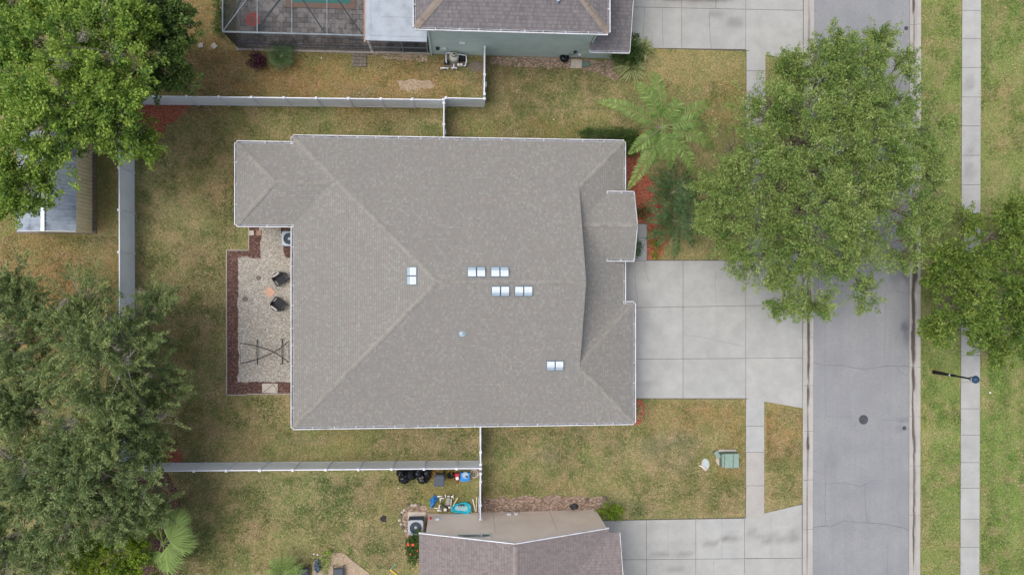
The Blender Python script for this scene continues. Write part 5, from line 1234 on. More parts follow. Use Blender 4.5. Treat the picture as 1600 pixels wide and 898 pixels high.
# fallen leaves over the north neighbour's yard and the shed yard; short grass over the lawns
def scatter(name, boxes, n, sz, mat, seed, up=.8, z=.01, asp=.45, hgt=0):
    rg = np.random.RandomState(seed); pts = []; tot = sum((b[2]-b[0])*(b[3]-b[1])*b[4] for b in boxes)
    for b in boxes:
        k = int(n*(b[2]-b[0])*(b[3]-b[1])*b[4]/tot); a = P(b[0], b[3]); c = P(b[2], b[1])
        x = rg.uniform(a.x, c.x, k); y = rg.uniform(a.y, c.y, k); f = fbm(x, y, 1.6, seed); kp = rg.rand(k) < np.clip((f-.3)*3, .1, 1)
        pts.append(np.stack([x[kp], y[kp], np.full(kp.sum(), z)], 1))
    pos = np.vstack(pts); N_ = len(pos)
    if hgt:
        ang = rg.uniform(0, 6.283, N_); d = np.stack([np.cos(ang), np.sin(ang)], 1)*sz*.5; ln = rg.randn(N_, 2)*hgt*.8; hh = hgt*rg.uniform(.5, 1.2, N_)
        co = np.zeros((N_, 3, 3)); co[:, 0, :2] = pos[:, :2]-d; co[:, 1, :2] = pos[:, :2]+d; co[:, 2, :2] = pos[:, :2]+ln; co[:, :, 2] = 0; co[:, 2, 2] = hh
        gxs, gys, gb = GROUND_T; ix = np.clip(np.searchsorted(gxs, pos[:, 0]), 0, len(gxs)-1); iy = np.clip(np.searchsorted(gys, pos[:, 1]), 0, len(gys)-1)
        c0 = gb.reshape(len(gys), len(gxs), 3)[iy, ix]; mf = fbm(pos[:, 0], pos[:, 1], .7, 91)[:, None]; w = np.clip(abs(mf-.5)*7, 0, .8); other = np.where(mf > .5, np.array(lin('ad977a')[:3]), np.array(lin('4f6236')[:3]))
        c0 = (c0*(1-w)+other*w)*rg.uniform(.6, 1.4, (N_, 1)); me = quads_mesh(name, co.reshape(-1, 3), N_, None, 3); set_attr(me, 'tint', np.repeat(np.clip(c0, 0, 1), 3, 0))
    else:
        ax = rg.randn(N_, 3)*np.array([1, 1, .15]); global RNG; RNG = rg
        co = leaf_quads(pos, ax*3, sz*(.5+rg.rand(N_)), asp, 2.5); co[:, 2] = np.clip(co[:, 2], .004, .06)
        at = np.stack([rg.rand(N_), rg.rand(N_), np.zeros(N_)], 1); me = quads_mesh(name, co, N_, np.repeat(at, 4, 0))
    return add_obj(name, me, M[mat], kind='stuff')
scatter('leaf_litter', [(225,88,760,150,1),(235,0,345,88,1),(0,345,185,470,.8),(230,165,700,212,.12),(215,170,350,720,.06),(760,672,1160,800,.05),(1200,630,1252,800,.2),(870,170,990,205,.2),(990,625,1160,680,.25)], 16000, .085, 'leaf_dry', 3)
lawn_boxes = [(215,165,352,715,1),(352,168,690,212,1),(455,668,748,718,1),(352,620,455,716,1),(265,742,650,898,1),(695,168,900,214,1),(763,100,960,168,1),(960,128,1160,205,1),(1015,205,1080,300,1),(757,668,985,772,1),(985,665,1163,806,1),(1010,628,1163,665,1),(1198,640,1251,780,1),(1440,0,1501,898,1),(1533,0,1600,898,1),(226,90,756,148,.7),(0,370,184,470,.7),(650,760,750,780,1),(350,165,370,400,1)]
scatter('short_grass', lawn_boxes, 230000, .045, 'leaf_lawn', 8, hgt=.075)
# ------------------------------------------------------------------ small things
def lbl(o, label, cat, group=None): return props(o, label, cat, group)
def one(name, m, mat, label, cat, group=None, smooth=False):
    """a thing that is one mesh: origin at its base centre"""
    v = np.array(m.v); c = Vector(((v[:, 0].min()+v[:, 0].max())/2, (v[:, 1].min()+v[:, 1].max())/2, v[:, 2].min()))
    m.v = [tuple(Vector(p)-c) for p in m.v]; o = m.build(name, mat, None, smooth=smooth); o.location = c
    return lbl(o, label, cat, group)
# street lamp
b = P(1459, 581); LT = P(1522, 594.5, 3.75)
sl_ = thing('street_lamp', 'black street lamp post with round lantern beside the east pavement', 'street lamp', b)
m = MB(); m.lathe([(.13,0),(.13,.1),(.11,.14),(.105,.9),(.095,1.0),(.09,1.9),(.06,2.0),(.05,3.1),(.07,3.12),(.05,3.2)], b, 16); m.build('post', M['black_metal'], sl_, smooth=True)
m = MB(); m.lathe([(.098,0),(.098,.1)], (b.x, b.y, 1.5), 12); m.build('sticker', M['pvc'], sl_)
m = MB(); m.lathe([(.05,0),(.13,.08),(.15,.12),(.14,.16)], (b.x, b.y, 3.2), 16); m.build('collar', M['dark_metal'], sl_, smooth=True)
m = MB(); m.lathe([(.13,0),(.17,.12),(.19,.26),(.2,.3)], (b.x, b.y, 3.35), 16); m.build('globe', simple('frosted_globe', 'b9c4cc', .3, .05, 3), sl_, smooth=True)
m = MB(); m.lathe([(.24,0),(.23,.03),(.19,.1),(.12,.17),(.05,.2),(.03,.26),(.0,.3)], (b.x, b.y, 3.64), 20); m.build('cap', simple('sky_tinted_black', '26415e', .25, .1, 3), sl_, smooth=True)  # dark dome; the blue of the reflected sky is put into its colour
# patio chairs
def chair(px, py, rz, label):
    b = P(px, py); r = thing('patio_chair', label, 'chair', b, rz, 'padded armchairs on the gravel patio')
    m = MB(); m.bbox(-.3, -.3, .3, .3, .28, .42, .03)
    for i in range(5): m.bbox(-.29+i*.118, -.3, .42, -.29+i*.118+.108, .27, .455, .012)
    m.build('seat', M['cloth_dark'], r, local=True)
    m = MB(); pts = []
    for i in range(9): a = R(200-i*27.5+0); pts.append((math.cos(R(180-i*22.5))*.36, .12+math.sin(R(180-i*22.5))*.27, .62))
    for q0, q1 in zip(pts[:-1], pts[1:]): m.bar(Vector(q0)-Vector((0,0,.1)), Vector(q1)-Vector((0,0,.1)), .05, .42)
    m.build('backrest', M['cloth_dark'], r, local=True)
    for s_ in (-1, 1):
        m = MB(); m.bbox(s_*.37-.045, -.3, .56, s_*.37+.045, .16, .61, .012); m.box(s_*.37-.02, -.28, .0, s_*.37+.02, -.22, .56); m.box(s_*.37-.02, .1, .0, s_*.37+.02, .16, .56); m.build('armrest', M['dark_metal'], r, local=True)
    m = MB(); m.bbox(-.22, .25, .44, .22, .335, .83, .03); cu = m.build('cushion', simple('pale_cushion', 'c9c3bc', .9, .05, 5) if 'pale_cushion' not in bpy.data.materials else bpy.data.materials['pale_cushion'], r, local=True)
    return r
chair(441, 435.5, R(36), 'dark padded patio armchair near the top, angled to the right')
chair(438, 475, R(142), 'dark padded patio armchair near the bottom, angled towards the upper right')
# stepping stones
for (px, py, s, rz, mt, lb) in ((421.5,478-21.5,.5,45,'stucco_peach','small peach square stone between the two patio chairs'),(393,364,.28,0,'stone','small pale square stone in brown mulch, left of a pair'),(404.5,364,.28,0,'brick_pav','small pinkish square stone on the gravel edge, right of a pair')):
    if mt == 'stucco_peach': M[mt] = simple(mt, 'c39c86', .9, .1, 6)
    m = MB(); c = P(px, py, .04); m.obox(c, (s, s, .05), Matrix.Rotation(R(rz), 4, 'Z')); one('paving_stone', m, M[mt], lb, 'paving stone')
m = MB(); m.prism([P2(410,598.5), P2(434.5,599), P2(434,613.5), P2(410,613)], .0, .07); o = one('stone_slab', m, M['stone'], 'large pale rectangular slab set in the bottom mulch border', 'stone slab')
c = o.location; m = MB(); pts = [P(411,612,.075), P(418,608,.075), P(426,600,.075), P(431,606,.075), P(432,612,.075)]
for p, q in zip(pts[:-1], pts[1:]): m.bar(p, q, .03, .012)
m.build('crack', M['joint'], o)
for (px, py, r, lb) in ((369.5,469-1,0,''),):
    pass
for i, (px, py, r) in enumerate(((383,467,.16),(404,434,.14))):
    m = MB(); m.lathe([(r,0),(r,.03),(r*.9,.045)], P(px, py, .02), 14); one('round_stone', m, M['stone_dark'], ('round grey stone disc at the left side of the gravel', 'round grey stone disc in the upper middle of the gravel')[i], 'paving stone')
# hammock frame: two crossing curved bars and two stands
hk = thing('hammock_stand', 'dark metal hammock stand with two crossing curved bars on the gravel', 'hammock stand', P(413, 549))
def curve(pts, n=14):
    out = []
    for i in range(n+1):
        t = i/n; a, b_, c = [Vector(p) for p in pts]; out.append(a*(1-t)**2+b_*2*t*(1-t)+c*t*t)
    return out
for pts in (((375,536,.75),(425,541,.5),(451,566,.75)), ((375,568,.75),(425,558,.35),(451,533,.75))):
    q = [P(*p) for p in pts]; m = MB(); m.tube(curve(q), .028, 8); m.build('curved_bar', M['black_metal'], hk, smooth=True)
for (x, ya, yb_, w) in ((402, 530, 569, .05), (441, 530, 568, .05)):
    m = MB(); m.tube(curve([P(x, ya, .04), P(x-1, (ya+yb_)/2, .35), P(x, yb_, .04)]), .024, 8); m.build('foot_bar', M['black_metal'], hk, smooth=True)
for (x, y) in ((441,530),(441,568)):
    m = MB(); m.bar(P(x-3, y, .05), P(x+3, y, .05), .05, .05); m.build('end_cap', M['black_metal'], hk)
for x, ya, yb_ in ((375,537,567),(451,535,565)):
    m = MB(); m.tube([P(x, ya, .72), P(x+1, yb_, .72)], .01, 5); m.build('spreader_cord', M['dark_metal'], hk)
# air conditioners
def ac(px, py, label, w=.85, hgt=.75, mat='ac_metal', rz=0):
    b = P(px, py); r = thing('air_conditioner', label, 'air conditioner', b)
    m = MB(); h2 = w/2
    m.bbox(b.x-h2, b.y-h2, .05, b.x+h2, b.y+h2, hgt-.06, .01)
    for i in range(13):
        zz = .12+i*(hgt-.25)/13; m.box(b.x-h2-.012, b.y-h2-.012, zz, b.x+h2+.012, b.y+h2+.012, zz+.018)
    m.build('coil_body', M['ac_dark'], r)
    m = MB(); n = 28; vs = []; fs = []
    def sq(t, s): c_, s_ = math.cos(t), math.sin(t); k = s/max(abs(c_), abs(s_)); k = min(k, s*1.3); return (c_*k, s_*k)
    for zz, kind in ((hgt-.07, 'o'), (hgt, 'o'), (hgt+.01, 'i'), (hgt-.05, 'i')):
        for i in range(n):
            t = 2*math.pi*(i+.5)/n; x, y = sq(t, h2+.02) if kind == 'o' else (math.cos(t)*w*.41, math.sin(t)*w*.41); vs.append((b.x+x, b.y+y, zz))
    for k in range(3):
        for i in range(n): fs.append((k*n+i, k*n+(i+1) % n, (k+1)*n+(i+1) % n, (k+1)*n+i))
    m.add(vs, fs); m.build('top_cover', M[mat], r)
    m = MB(); m.lathe([(w*.42,0),(w*.42,.01)], (b.x, b.y, hgt-.17), 24); m.build('fan_well', M['ac_dark'], r)
    m = MB(); m.lathe([(.1,0),(.09,.04),(0.02,.05)], (b.x, b.y, hgt-.06), 14)
    for k in range(5):
        a = 2*math.pi*k/5+.3; d = Vector((math.cos(a), math.sin(a), 0)); s_ = Vector((-d.y, d.x, 0)); c0 = Vector((b.x, b.y, hgt-.1))
        m.add([c0+d*.09-s_*.03, c0+d*.09+s_*.05+Vector((0,0,.03)), c0+d*w*.38+s_*.1+Vector((0,0,.02)), c0+d*w*.38-s_*.06-Vector((0,0,.03))], [(0,1,2,3)])
    m.build('fan', M[mat], r)
    m = MB()
    for k in (.14, .2, .27, .34): m.tube([(b.x+math.cos(t*math.pi/12)*w*k*1.18, b.y+math.sin(t*math.pi/12)*w*k*1.18, hgt+.012) for t in range(25)], .004, 4, cap=False)
    for k in range(8): a = k*math.pi/4; m.tube([(b.x+math.cos(a)*.06, b.y+math.sin(a)*.06, hgt+.012), (b.x+math.cos(a)*w*.41, b.y+math.sin(a)*w*.41, hgt+.012)], .005, 4)
    m.build('grille', M['dark_metal'], r)
    return r
m = MB(); m.prism([P2(638,799), P2(665.5,799), P2(663,832), P2(637,833)], 0, .06); one('concrete_pad', m, M['stone'], 'pale concrete pad under the grey air conditioner', 'concrete pad')
ac(651, 816.5, 'grey square air conditioner with round fan on a pale concrete pad', .88, .85)
ac(456.5, 374, 'blue grey air conditioner half hidden under the rear roof edge', .85, .7, mat='vent_blue')
# stones round the pad
for i in range(14):
    a = R(80+i*14); c = P(651, 812)+Vector((math.cos(a)*.92*random.uniform(.95, 1.15), math.sin(a)*.95*random.uniform(.95, 1.2), .05)); m = MB(); m.blob(c, (.11, .09, .07), 8, 5, .2, 1.5, i)
    one('rock', m, M['stone'] if i % 3 else M['stone_dark'], 'small pale rock in the ring around the air conditioner pad', 'rock', 'rocks around the air conditioner pad')
for i, (px, py, r) in enumerate(((897,791,.26),(917,780,.12),(946,777,.14))):
    m = MB(); m.blob(P(px, py, .12), (r, r*.75, r*.6), 10, 6, .2, 1.6, i+30); one('rock', m, M['stone_dark'] if i else M['dark_metal'], ('largest dark rock in the stony bed beside the beige house', 'small dark rock at the top edge of the stony bed', 'brown rock beside the yellow green corner shrub')[i], 'rock')
# black rubbish bags
for i, (px, py, z, rx, ry, rz_, lb) in enumerate(((627,738,.3,.28,.3,.32,'black rubbish bag tucked against the fence, leftmost of the pile'),(632,746,.3,.36,.36,.32,'large shiny black rubbish bag at the front left of the pile'),(643,741,.34,.3,.3,.36,'black rubbish bag in the middle of the pile against the fence'),
      (655,738,.32,.3,.32,.34,'black rubbish bag against the fence below a white post'),(661,747,.28,.38,.34,.3,'large knotted black rubbish bag at the front right of the pile'),(668,739,.28,.26,.3,.3,'small black rubbish bag at the right end of the pile'))):
    m = MB(); c = P(px, py, z); m.blob(c, (rx, ry, rz_), 22, 14, .17, 2.8, i*4+1, flat=.01); m.tube([c+Vector((0,0,rz_*.85)), c+Vector((.03,.02,rz_+.06)), c+Vector((.08,.04,rz_+.1))], [.05, .03, .06], 7)
    one('rubbish_bag', m, M['bag'], lb, 'rubbish bag', 'black rubbish bags by the fence', smooth=True)
# wheeled bin
c = P(687, 743.5); bn = thing('wheelie_bin', 'dark grey wheeled bin between yellow weeds by the fence', 'bin', c)
m = MB(); m.add([(c.x-.24,c.y-.26,.05),(c.x+.24,c.y-.26,.05),(c.x+.24,c.y+.24,.05),(c.x-.24,c.y+.24,.05),(c.x-.29,c.y-.33,.95),(c.x+.29,c.y-.33,.95),(c.x+.29,c.y+.3,.95),(c.x-.29,c.y+.3,.95)], [(0,3,2,1),(0,1,5,4),(1,2,6,5),(2,3,7,6),(3,0,4,7),(4,5,6,7)]); m.build('body', M['grey_plastic'], bn)
m = MB(); m.bbox(c.x-.31, c.y-.36, .955, c.x+.31, c.y+.3, 1.02, .03); m.bar((c.x-.22, c.y+.33, 1.0), (c.x+.22, c.y+.33, 1.0), .03, .03); m.build('lid', M['grey_plastic'], bn)
for s_ in (-1, 1):
    m = MB(); m.tube([(c.x+s_*.25, c.y+.28, .12), (c.x+s_*.31, c.y+.28, .12)], .12, 14); m.build('wheel', M['rubber'], bn)
# red wagon thing, blue bin, bicycle wheel
c = P(711, 742); m = MB(); m.blob((c.x-.25, c.y+.08, .25), (.24, .22, .25), 12, 8, .2, 2, 3, flat=.01); one('rubbish_bag', m, M['bag'], 'small dark crumpled bag between the bin and the red trolley', 'rubbish bag')
tr_ = thing('hand_trolley', 'small red hand trolley with a pale round wheel by the fence', 'trolley', (c.x+.12, c.y, 0))
m = MB(); m.bbox(c.x+.0, c.y-.1, .25, c.x+.28, c.y+.25, .6, .03); m.bar((c.x+.1, c.y-.5, .12), (c.x+.1, c.y, .4), .05, .05); m.build('body', M['red_plastic'], tr_)
m = MB(); m.lathe([(.1,0),(.1,.05)], (c.x+.14, c.y-.02, .6), 14); m.build('hub', M['pvc'], tr_)
for s_ in (-1, 1):
    m = MB(); m.tube([(c.x+.14+s_*.14, c.y-.1, .13), (c.x+.14+s_*.2, c.y-.1, .13)], .13, 14); m.build('wheel', M['rubber'], tr_)
c = P(726.5, 741); bl = thing('toy_table', 'bright blue plastic water play table in the fence corner', 'play table', c)
m = MB(); m.bbox(c.x-.31, c.y-.26, .35, c.x+.31, c.y+.24, .48, .04); m.box(c.x-.27, c.y-.3, .36, c.x+.27, c.y-.24, .44); m.build('table_top', M['blue_plastic'], bl)
m = MB(); m.lathe([(.19,0),(.19,.03),(.15,.035),(.12,.01)], (c.x+.02, c.y+.1, .48), 18); m.build('basin', simple('pale_blue_plastic', '9fb4c4', .4, .05, 3), bl)
m = MB(); m.lathe([(.07,0),(.065,.03),(.02,.035)], (c.x+.1, c.y+.02, .5), 12); m.build('knob', M['dark_metal'], bl)
for sx in (-1, 1):
    for sy in (-1, 1): m = MB(); m.box(c.x+sx*.25-.03, c.y+sy*.19-.03, 0, c.x+sx*.25+.03, c.y+sy*.19+.03, .35); m.build('leg', M['blue_plastic'], bl)
def wheel_thing(name, c, r, label, cat, tyre=.028, mat='rubber', hubm='red_plastic', z=.04, tilt=None):
    w = thing(name, label, cat, (c.x, c.y, 0)); c = Vector((c.x, c.y, z))
    m = MB(); m.tube([c+Vector((math.cos(k*math.pi/14)*r, math.sin(k*math.pi/14)*r, .0)) for k in range(29)], tyre, 6, cap=False); m.build('tyre', M[mat], w, smooth=True)
    m = MB(); m.tube([c+Vector((math.cos(k*math.pi/12)*r*.86, math.sin(k*math.pi/12)*r*.86, .01)) for k in range(25)], .012, 5, cap=False)
    for k in range(10): m.tube([c+Vector((0,0,.02)), c+Vector((math.cos(k*.628)*r*.86, math.sin(k*.628)*r*.86, .01))], .005, 3)
    m.build('rim', M['galv'], w)
    m = MB(); m.lathe([(r*.16,-.03),(r*.16,.03)], c, 10); m.build('hub', M[hubm], w); return w
wheel_thing('bicycle_wheel', P(741, 739), .27, 'brown tyred wheel lying in the fence corner beside the blue play table', 'wheel', z=.06, mat='brick_pav', hubm='dark_metal')
# blue tarp
m = MB(); pts = [P(678,773,.12), P(681,776,.2), P(684.5,781,.3), P(680,787,.32), P(676.5,792,.25), P(673.5,795,.15), P(672,789,.2), P(672.5,783,.2), P(670.5,781,.1), P(675,779,.2)]
cc = sum(pts, Vector())/len(pts); vs = []; rings = 7; nn = 40
for j in range(rings+1):
    for i in range(nn):
        f = i/nn*len(pts); a = pts[int(f)].lerp(pts[(int(f)+1) % len(pts)], f-int(f)); p = cc.lerp(a, j/rings); p.z = .12+.3*(1-(j/rings)**2)+mnoise.noise(Vector((p.x*7, p.y*7, 0)))*.16; p.z = max(.02, p.z); vs.append(p)
fs = [(j*nn+i, j*nn+(i+1) % nn, (j+1)*nn+(i+1) % nn, (j+1)*nn+i) for j in range(rings) for i in range(nn)]
m.add(vs, fs); m.add([Vector((p.x, p.y, 0)) if 0 else p for p in vs[-nn:]]+[(p.x, p.y, .0) for p in vs[-nn:]], [(i, (i+1) % nn, nn+(i+1) % nn, nn+i) for i in range(nn)])
one('tarp', m, M['blue_plastic'], 'crumpled bright blue tarp at the left of the pipe frame', 'tarp')
# broken pvc frame / cart
fr_ = thing('pipe_frame', 'broken white pipe cart frame with wheels behind the beige house', 'cart frame', P(696, 788))
for pts, r in (([(683,775,.5),(691,775,.5)],.035),([(688,778,.45),(694,778,.45)],.03),([(688,778,.45),(688,784,.3)],.03),([(696,772,.5),(696,777,.5)],.03),([(699,775,.55),(703,775,.55)],.035),([(705,779,.5),(704.5,795,.2)],.03),([(708,772,.5),(708,778,.5)],.025),([(678,793,.12),(690,794,.15)],.03),([(687,788,.3),(686,795,.2)],.045),([(683,797,.1),(690,797,.1)],.05)):
    m = MB(); m.tube([P(*p) for p in pts], r, 7); m.build('pipe', M['pvc'], fr_, smooth=True)
m = MB(); m.prism([P2(697,778,.3), P2(703,777,.3), P2(703,791,.3), P2(696,790,.3)], .26, .29); m.build('board', simple('grey_board', '8f8d83', .8, .12, 5), fr_)
for pts in ([(687,783,.2),(693,789,.15),(697,792,.15)],[(697,773,.3),(693,776,.3)],[(691,790,.3),(703,789,.3)]):
    m = MB(); m.tube([P(*p) for p in pts], .025, 6); m.build('bar', M['dark_metal'], fr_)
for (px, py, r) in ((695.5,795.5,.15),(702,792,.1),(706,775,.1)):
    c = P(px, py, .2); m = MB(); m.lathe([(r,-.04),(r*1.02,0),(r,.04),(r*.7,.05)], c, 16); w = m.build('wheel', M['rubber'] if r < .12 else M['stone_dark'], fr_); m = MB(); m.lathe([(r*.62,.05),(r*.6,.07),(r*.2,.075)], c, 14); m.build('hub', M['pvc'], w)
for i, (a, b_, r, mt, lb) in enumerate((((715,777,.5),(706,793,.1),.028,'wood_pale','pale stick leaning left of the turquoise paddling pool'),((738.5,780,.9),(743.5,812,.1),.035,'pvc','white plank leaning on the beige wall, left of three'),((744.5,776,1.1),(744.5,810,.1),.035,'wood_pale','pale plank leaning on the beige wall, middle of three'),((748.5,778,1.1),(748,809,.1),.035,'galv','grey plank leaning on the beige wall, nearest the fence'))):
    m = MB(); p0, p1 = P(*a), P(*b_); p1.y = max(p1.y, ys+.1) if i else p1.y; p0, p1 = (p0, p1); m.bar(p0, p1, r*2, r*1.2); one('plank', m, M[mt], lb, 'plank', 'loose planks behind the beige house')
m = MB(); m.bar(P(734,790,.2), P(736.5,800,.1), .06, .05); m.bar(P(736,800,.1), P(738,807,.1), .07, .06); one('hand_saw', m, M['stucco_peach'], 'small salmon coloured tool beside the turquoise paddling pool', 'tool')
# turquoise pool, kidney shaped with raised rim
def kidney(sc, z):
    out = []; ct = P(720.5, 792.5)
    for k in range(36):
        t = 2*math.pi*k/36; rr = .43*(1+.3*math.cos(2*t))*.95; x = rr*math.cos(t)*1.15; y = rr*math.sin(t)*.95*(1.05+.25*math.cos(t))
        out.append((ct.x+x*sc, ct.y+y*sc-.03*math.cos(2*t), z))
    return out
pl_ = thing('paddling_pool', 'turquoise kidney shaped plastic paddling pool against the beige wall', 'paddling pool', P(720.5, 792.5))
m = MB(); rr_ = [kidney(1.0, .0), kidney(1.08, .14), kidney(1.06, .2), kidney(.92, .21), kidney(.82, .1), kidney(.62, .07)]; vs = sum(rr_, []); m.add(vs, [(j*36+i, j*36+(i+1) % 36, (j+1)*36+(i+1) % 36, (j+1)*36+i) for j in range(5) for i in range(36)]); m.build('shell', M['turq'], pl_, smooth=True)
m = MB(); m.add(kidney(.64, .075), [tuple(range(36))]); m.build('floor', simple('faded_turquoise', '9cbcc2', .5, .08, 4), pl_)
c = P(721, 788.5, .2); m = MB(); m.bar(c+Vector((-.18, .0, 0)), c+Vector((.18, 0, 0)), .05, .05); [m.bar(c+Vector((x, -.1, 0)), c+Vector((x, .02, 0)), .05, .05) for x in (-.16, 0, .16)]; m.build('seat_strip', M['dark_metal'], pl_)
# home plate, small litter on the lawn
m = MB(); c = P(598, 810); m.prism([(c.x-.19, c.y), (c.x-.02, c.y+.2), (c.x+.2, c.y+.2), (c.x+.2, c.y-.19), (c.x-.03, c.y-.17)], .0, .05); one('base_plate', m, M['bag'], 'dark five sided base plate lying alone on the south west lawn', 'base plate')
m = MB(); m.tube([P(619,880,.1), P(610,889,.08)], .03, 6); o = one('toy_bat', m, M['green_plastic'], 'green stick toy lying on grass left of the hibiscus shrub', 'toy')
m = MB(); m.tube([P(610,889,.08), P(622,899,.06)], .04, 6); one('toy_bat', m, M['yellow'], 'yellow stick toy lying on grass at the bottom edge', 'toy')
for (px, py, r, mt, lb) in ((622.5,762,.05,'pvc','tiny white ball on the lawn below the black bags'),(490.5,865,.06,'pvc','white pebble beside the bottom patio, left of a pair'),(496,866,.06,'pvc','white pebble beside the bottom patio, right of a pair'),(436,101,.05,'pvc','white pebble at the foot of the dark green spiky fern'),(502,91,.05,'pvc','tiny white stone on leaf litter below the pool enclosure'),(1547,613,.08,'pvc','small white lump on the grass right of the street lamp'),(865,187,.05,'pvc','tiny white stone on the lawn above the hedge'),(725,186,.05,'orange','tiny peach stone on the lawn right of the narrow gate'),(667,758,.0,'','')):
    if r: m = MB(); m.blob(P(px, py, r*.6), (r, r*.8, r*.6), 8, 6, .1, 2, px); one('pebble', m, M[mt], lb, 'pebble')
for (px, py, s, rz, lb) in ((313.5,71,.28,5,'pale square stone in leaf litter, left of two by the oak'),(334.5,72,.3,40,'pale turned square stone in leaf litter, right of two by the oak')):
    m = MB(); m.obox(P(px, py, .03), (s, s, .06), Matrix.Rotation(R(rz), 4, 'Z')); one('paving_stone', m, M['stone'], lb, 'paving stone')
# doorstep of dark pavers at the pool enclosure door
m = MB()
for i in range(4):
    for j in range(4):
        a = P(551+i*5.5, 84+j*5.3); m.box(a.x, a.y-.19, 0, a.x+.2, a.y, .05+random.uniform(0, .015))
one('doorstep', m, [M['stone_dark']], 'dark grey paver doorstep outside the pool enclosure door', 'doorstep')
# round red table
c = P(400.5, 38); rt_ = thing('round_table', 'round red patio table inside the pool enclosure', 'table', c)
m = MB(); m.lathe([(.42,0),(.44,.02),(.44,.035),(.42,.045),(.1,.045)], (c.x, c.y, .68), 28); m.build('table_top', M['red_table'], rt_)
m = MB(); 
for k in range(8): a = k*math.pi/4; m.bar((c.x+math.cos(a)*.12, c.y+math.sin(a)*.12, .73), (c.x+math.cos(a)*.22, c.y+math.sin(a)*.22, .73), .03, .008)
m.lathe([(.07,0),(.07,.012)], (c.x, c.y, .725), 12); m.build('inlay', M['stone_dark'], rt_)
m = MB(); m.tube([c, c+Vector((0,0,.68))], .04, 8); m.lathe([(.25,0),(.2,.04),(.04,.06)], c, 16); m.build('pedestal', M['dark_metal'], rt_)
m = MB(); m.tube([(c.x+math.cos(k*math.pi/14)*.44, c.y+math.sin(k*math.pi/14)*.44, .7) for k in range(29)], .018, 5, cap=False); m.build('rim', M['stone'], rt_)
# pool pump equipment
e = thing('pool_equipment', 'round pool filter with white pipes against the green wall', 'pool filter', P(709, 98))
c = P(709.5, 94); m = MB(); m.lathe([(.27,0),(.28,.1),(.3,.55),(.3,.6),(.26,.68),(.18,.74),(.08,.77),(.08,.8),(.0,.8)], (c.x, c.y, .05), 22); m.build('filter_tank', simple('beige_tank', 'a8a89c', .5, .08, 4), e, smooth=True)
m = MB(); m.tube([(c.x+math.cos(R(200+k*14))*.17, c.y+.06+math.sin(R(200+k*14))*.14, .84) for k in range(11)], .022, 6); m.lathe([(.05,0),(.05,.04)], (c.x, c.y+.1, .84), 10); m.build('handle', M['black_metal'], e)
for pts in ([(697,84,.5),(697,96,.4),(698,99,.3)],[(697,83,.5),(706,83,.6),(728,87,.6)],[(728.5,87,.55),(729,96,.45),(727,103,.3)],[(688,106.5,.35),(701,106.5,.35)],[(705,106,.35),(714,106,.35)],[(709,100,.4),(709,106,.35)],[(727,103,.3),(724,103,.1)],[(690,107,.35),(690,108.5,.05)],[(699,107,.35),(699,108.5,.05)],[(707,107,.35),(707,108.5,.05)],[(713,107,.35),(713,108.5,.05)]):
    m = MB(); m.tube([P(*p) for p in pts], .035, 8); m.build('pipe', M['white_vinyl'], e, smooth=True)
for (px, py, w_, d_, z_, nm, mt) in ((697.5,99.5,.26,.2,.35,'valve','dark_metal'),(722,93,.34,.3,.4,'pump','black_metal'),(716.5,103,.14,.14,.3,'valve','pvc'),(721,103,.14,.14,.3,'valve','pvc')):
    c = P(px, py); m = MB(); m.bbox(c.x-w_/2, c.y-d_/2, .03, c.x+w_/2, c.y+d_/2, z_, .03); m.build(nm, M[mt], e)
m = MB(); m.prism([P2(694,85), P2(730,88), P2(730,105), P2(694,105)], 0, .03); m.build('pad', M['stone_dark'], e)
bed_poly('slate_patch', [(734,97),(754,96),(755,111),(738,112),(731,105)], .016, 'stone_dark', .08, 21)
# dark round bin, green utility boxes at the north wall
c = P(881, 92.5); m = MB(); m.lathe([(.2,0),(.27,.12),(.3,.3),(.27,.44),(.16,.5),(.1,.5),(.09,.46),(0,.46)], c, 20); one('plant_pot', m, M['bag'], 'glossy black round pot at the foot of the green wall', 'pot', smooth=True)
q = thing('utility_box', 'flat green utility box lid beside a sandy patch at the green wall', 'utility box', P(915, 100)); m = MB(); c = P(915, 101); m.bbox(c.x-.24, c.y-.17, 0, c.x+.24, c.y+.17, .14, .02); m.build('lid', M['util_green_d'], q)
m = MB(); c = P(900, 99); m.prism([(c.x-.35, c.y-.3), (c.x+.35, c.y-.33), (c.x+.38, c.y+.2), (c.x-.3, c.y+.25)], 0, .03); one('stone_slab', m, M['stone'], 'sandy tan slab between the black pot and the green utility lid', 'stone slab')
for i, (p0, p1, z) in enumerate((((889,92),(912,94),.12),((905,80),(905,92),.5))): 
    m = MB(); m.tube([P(p0[0], p0[1], z), P((p0[0]+p1[0])/2, (p0[1]+p1[1])/2-1, z*.8), P(p1[0], p1[1], .08)], .03, 6); one('conduit', m, M['brick_pav'], ('rusty brown conduit lying along the foot of the green wall', 'thin brown conduit dropping down the green wall to the ground')[i], 'pipe')
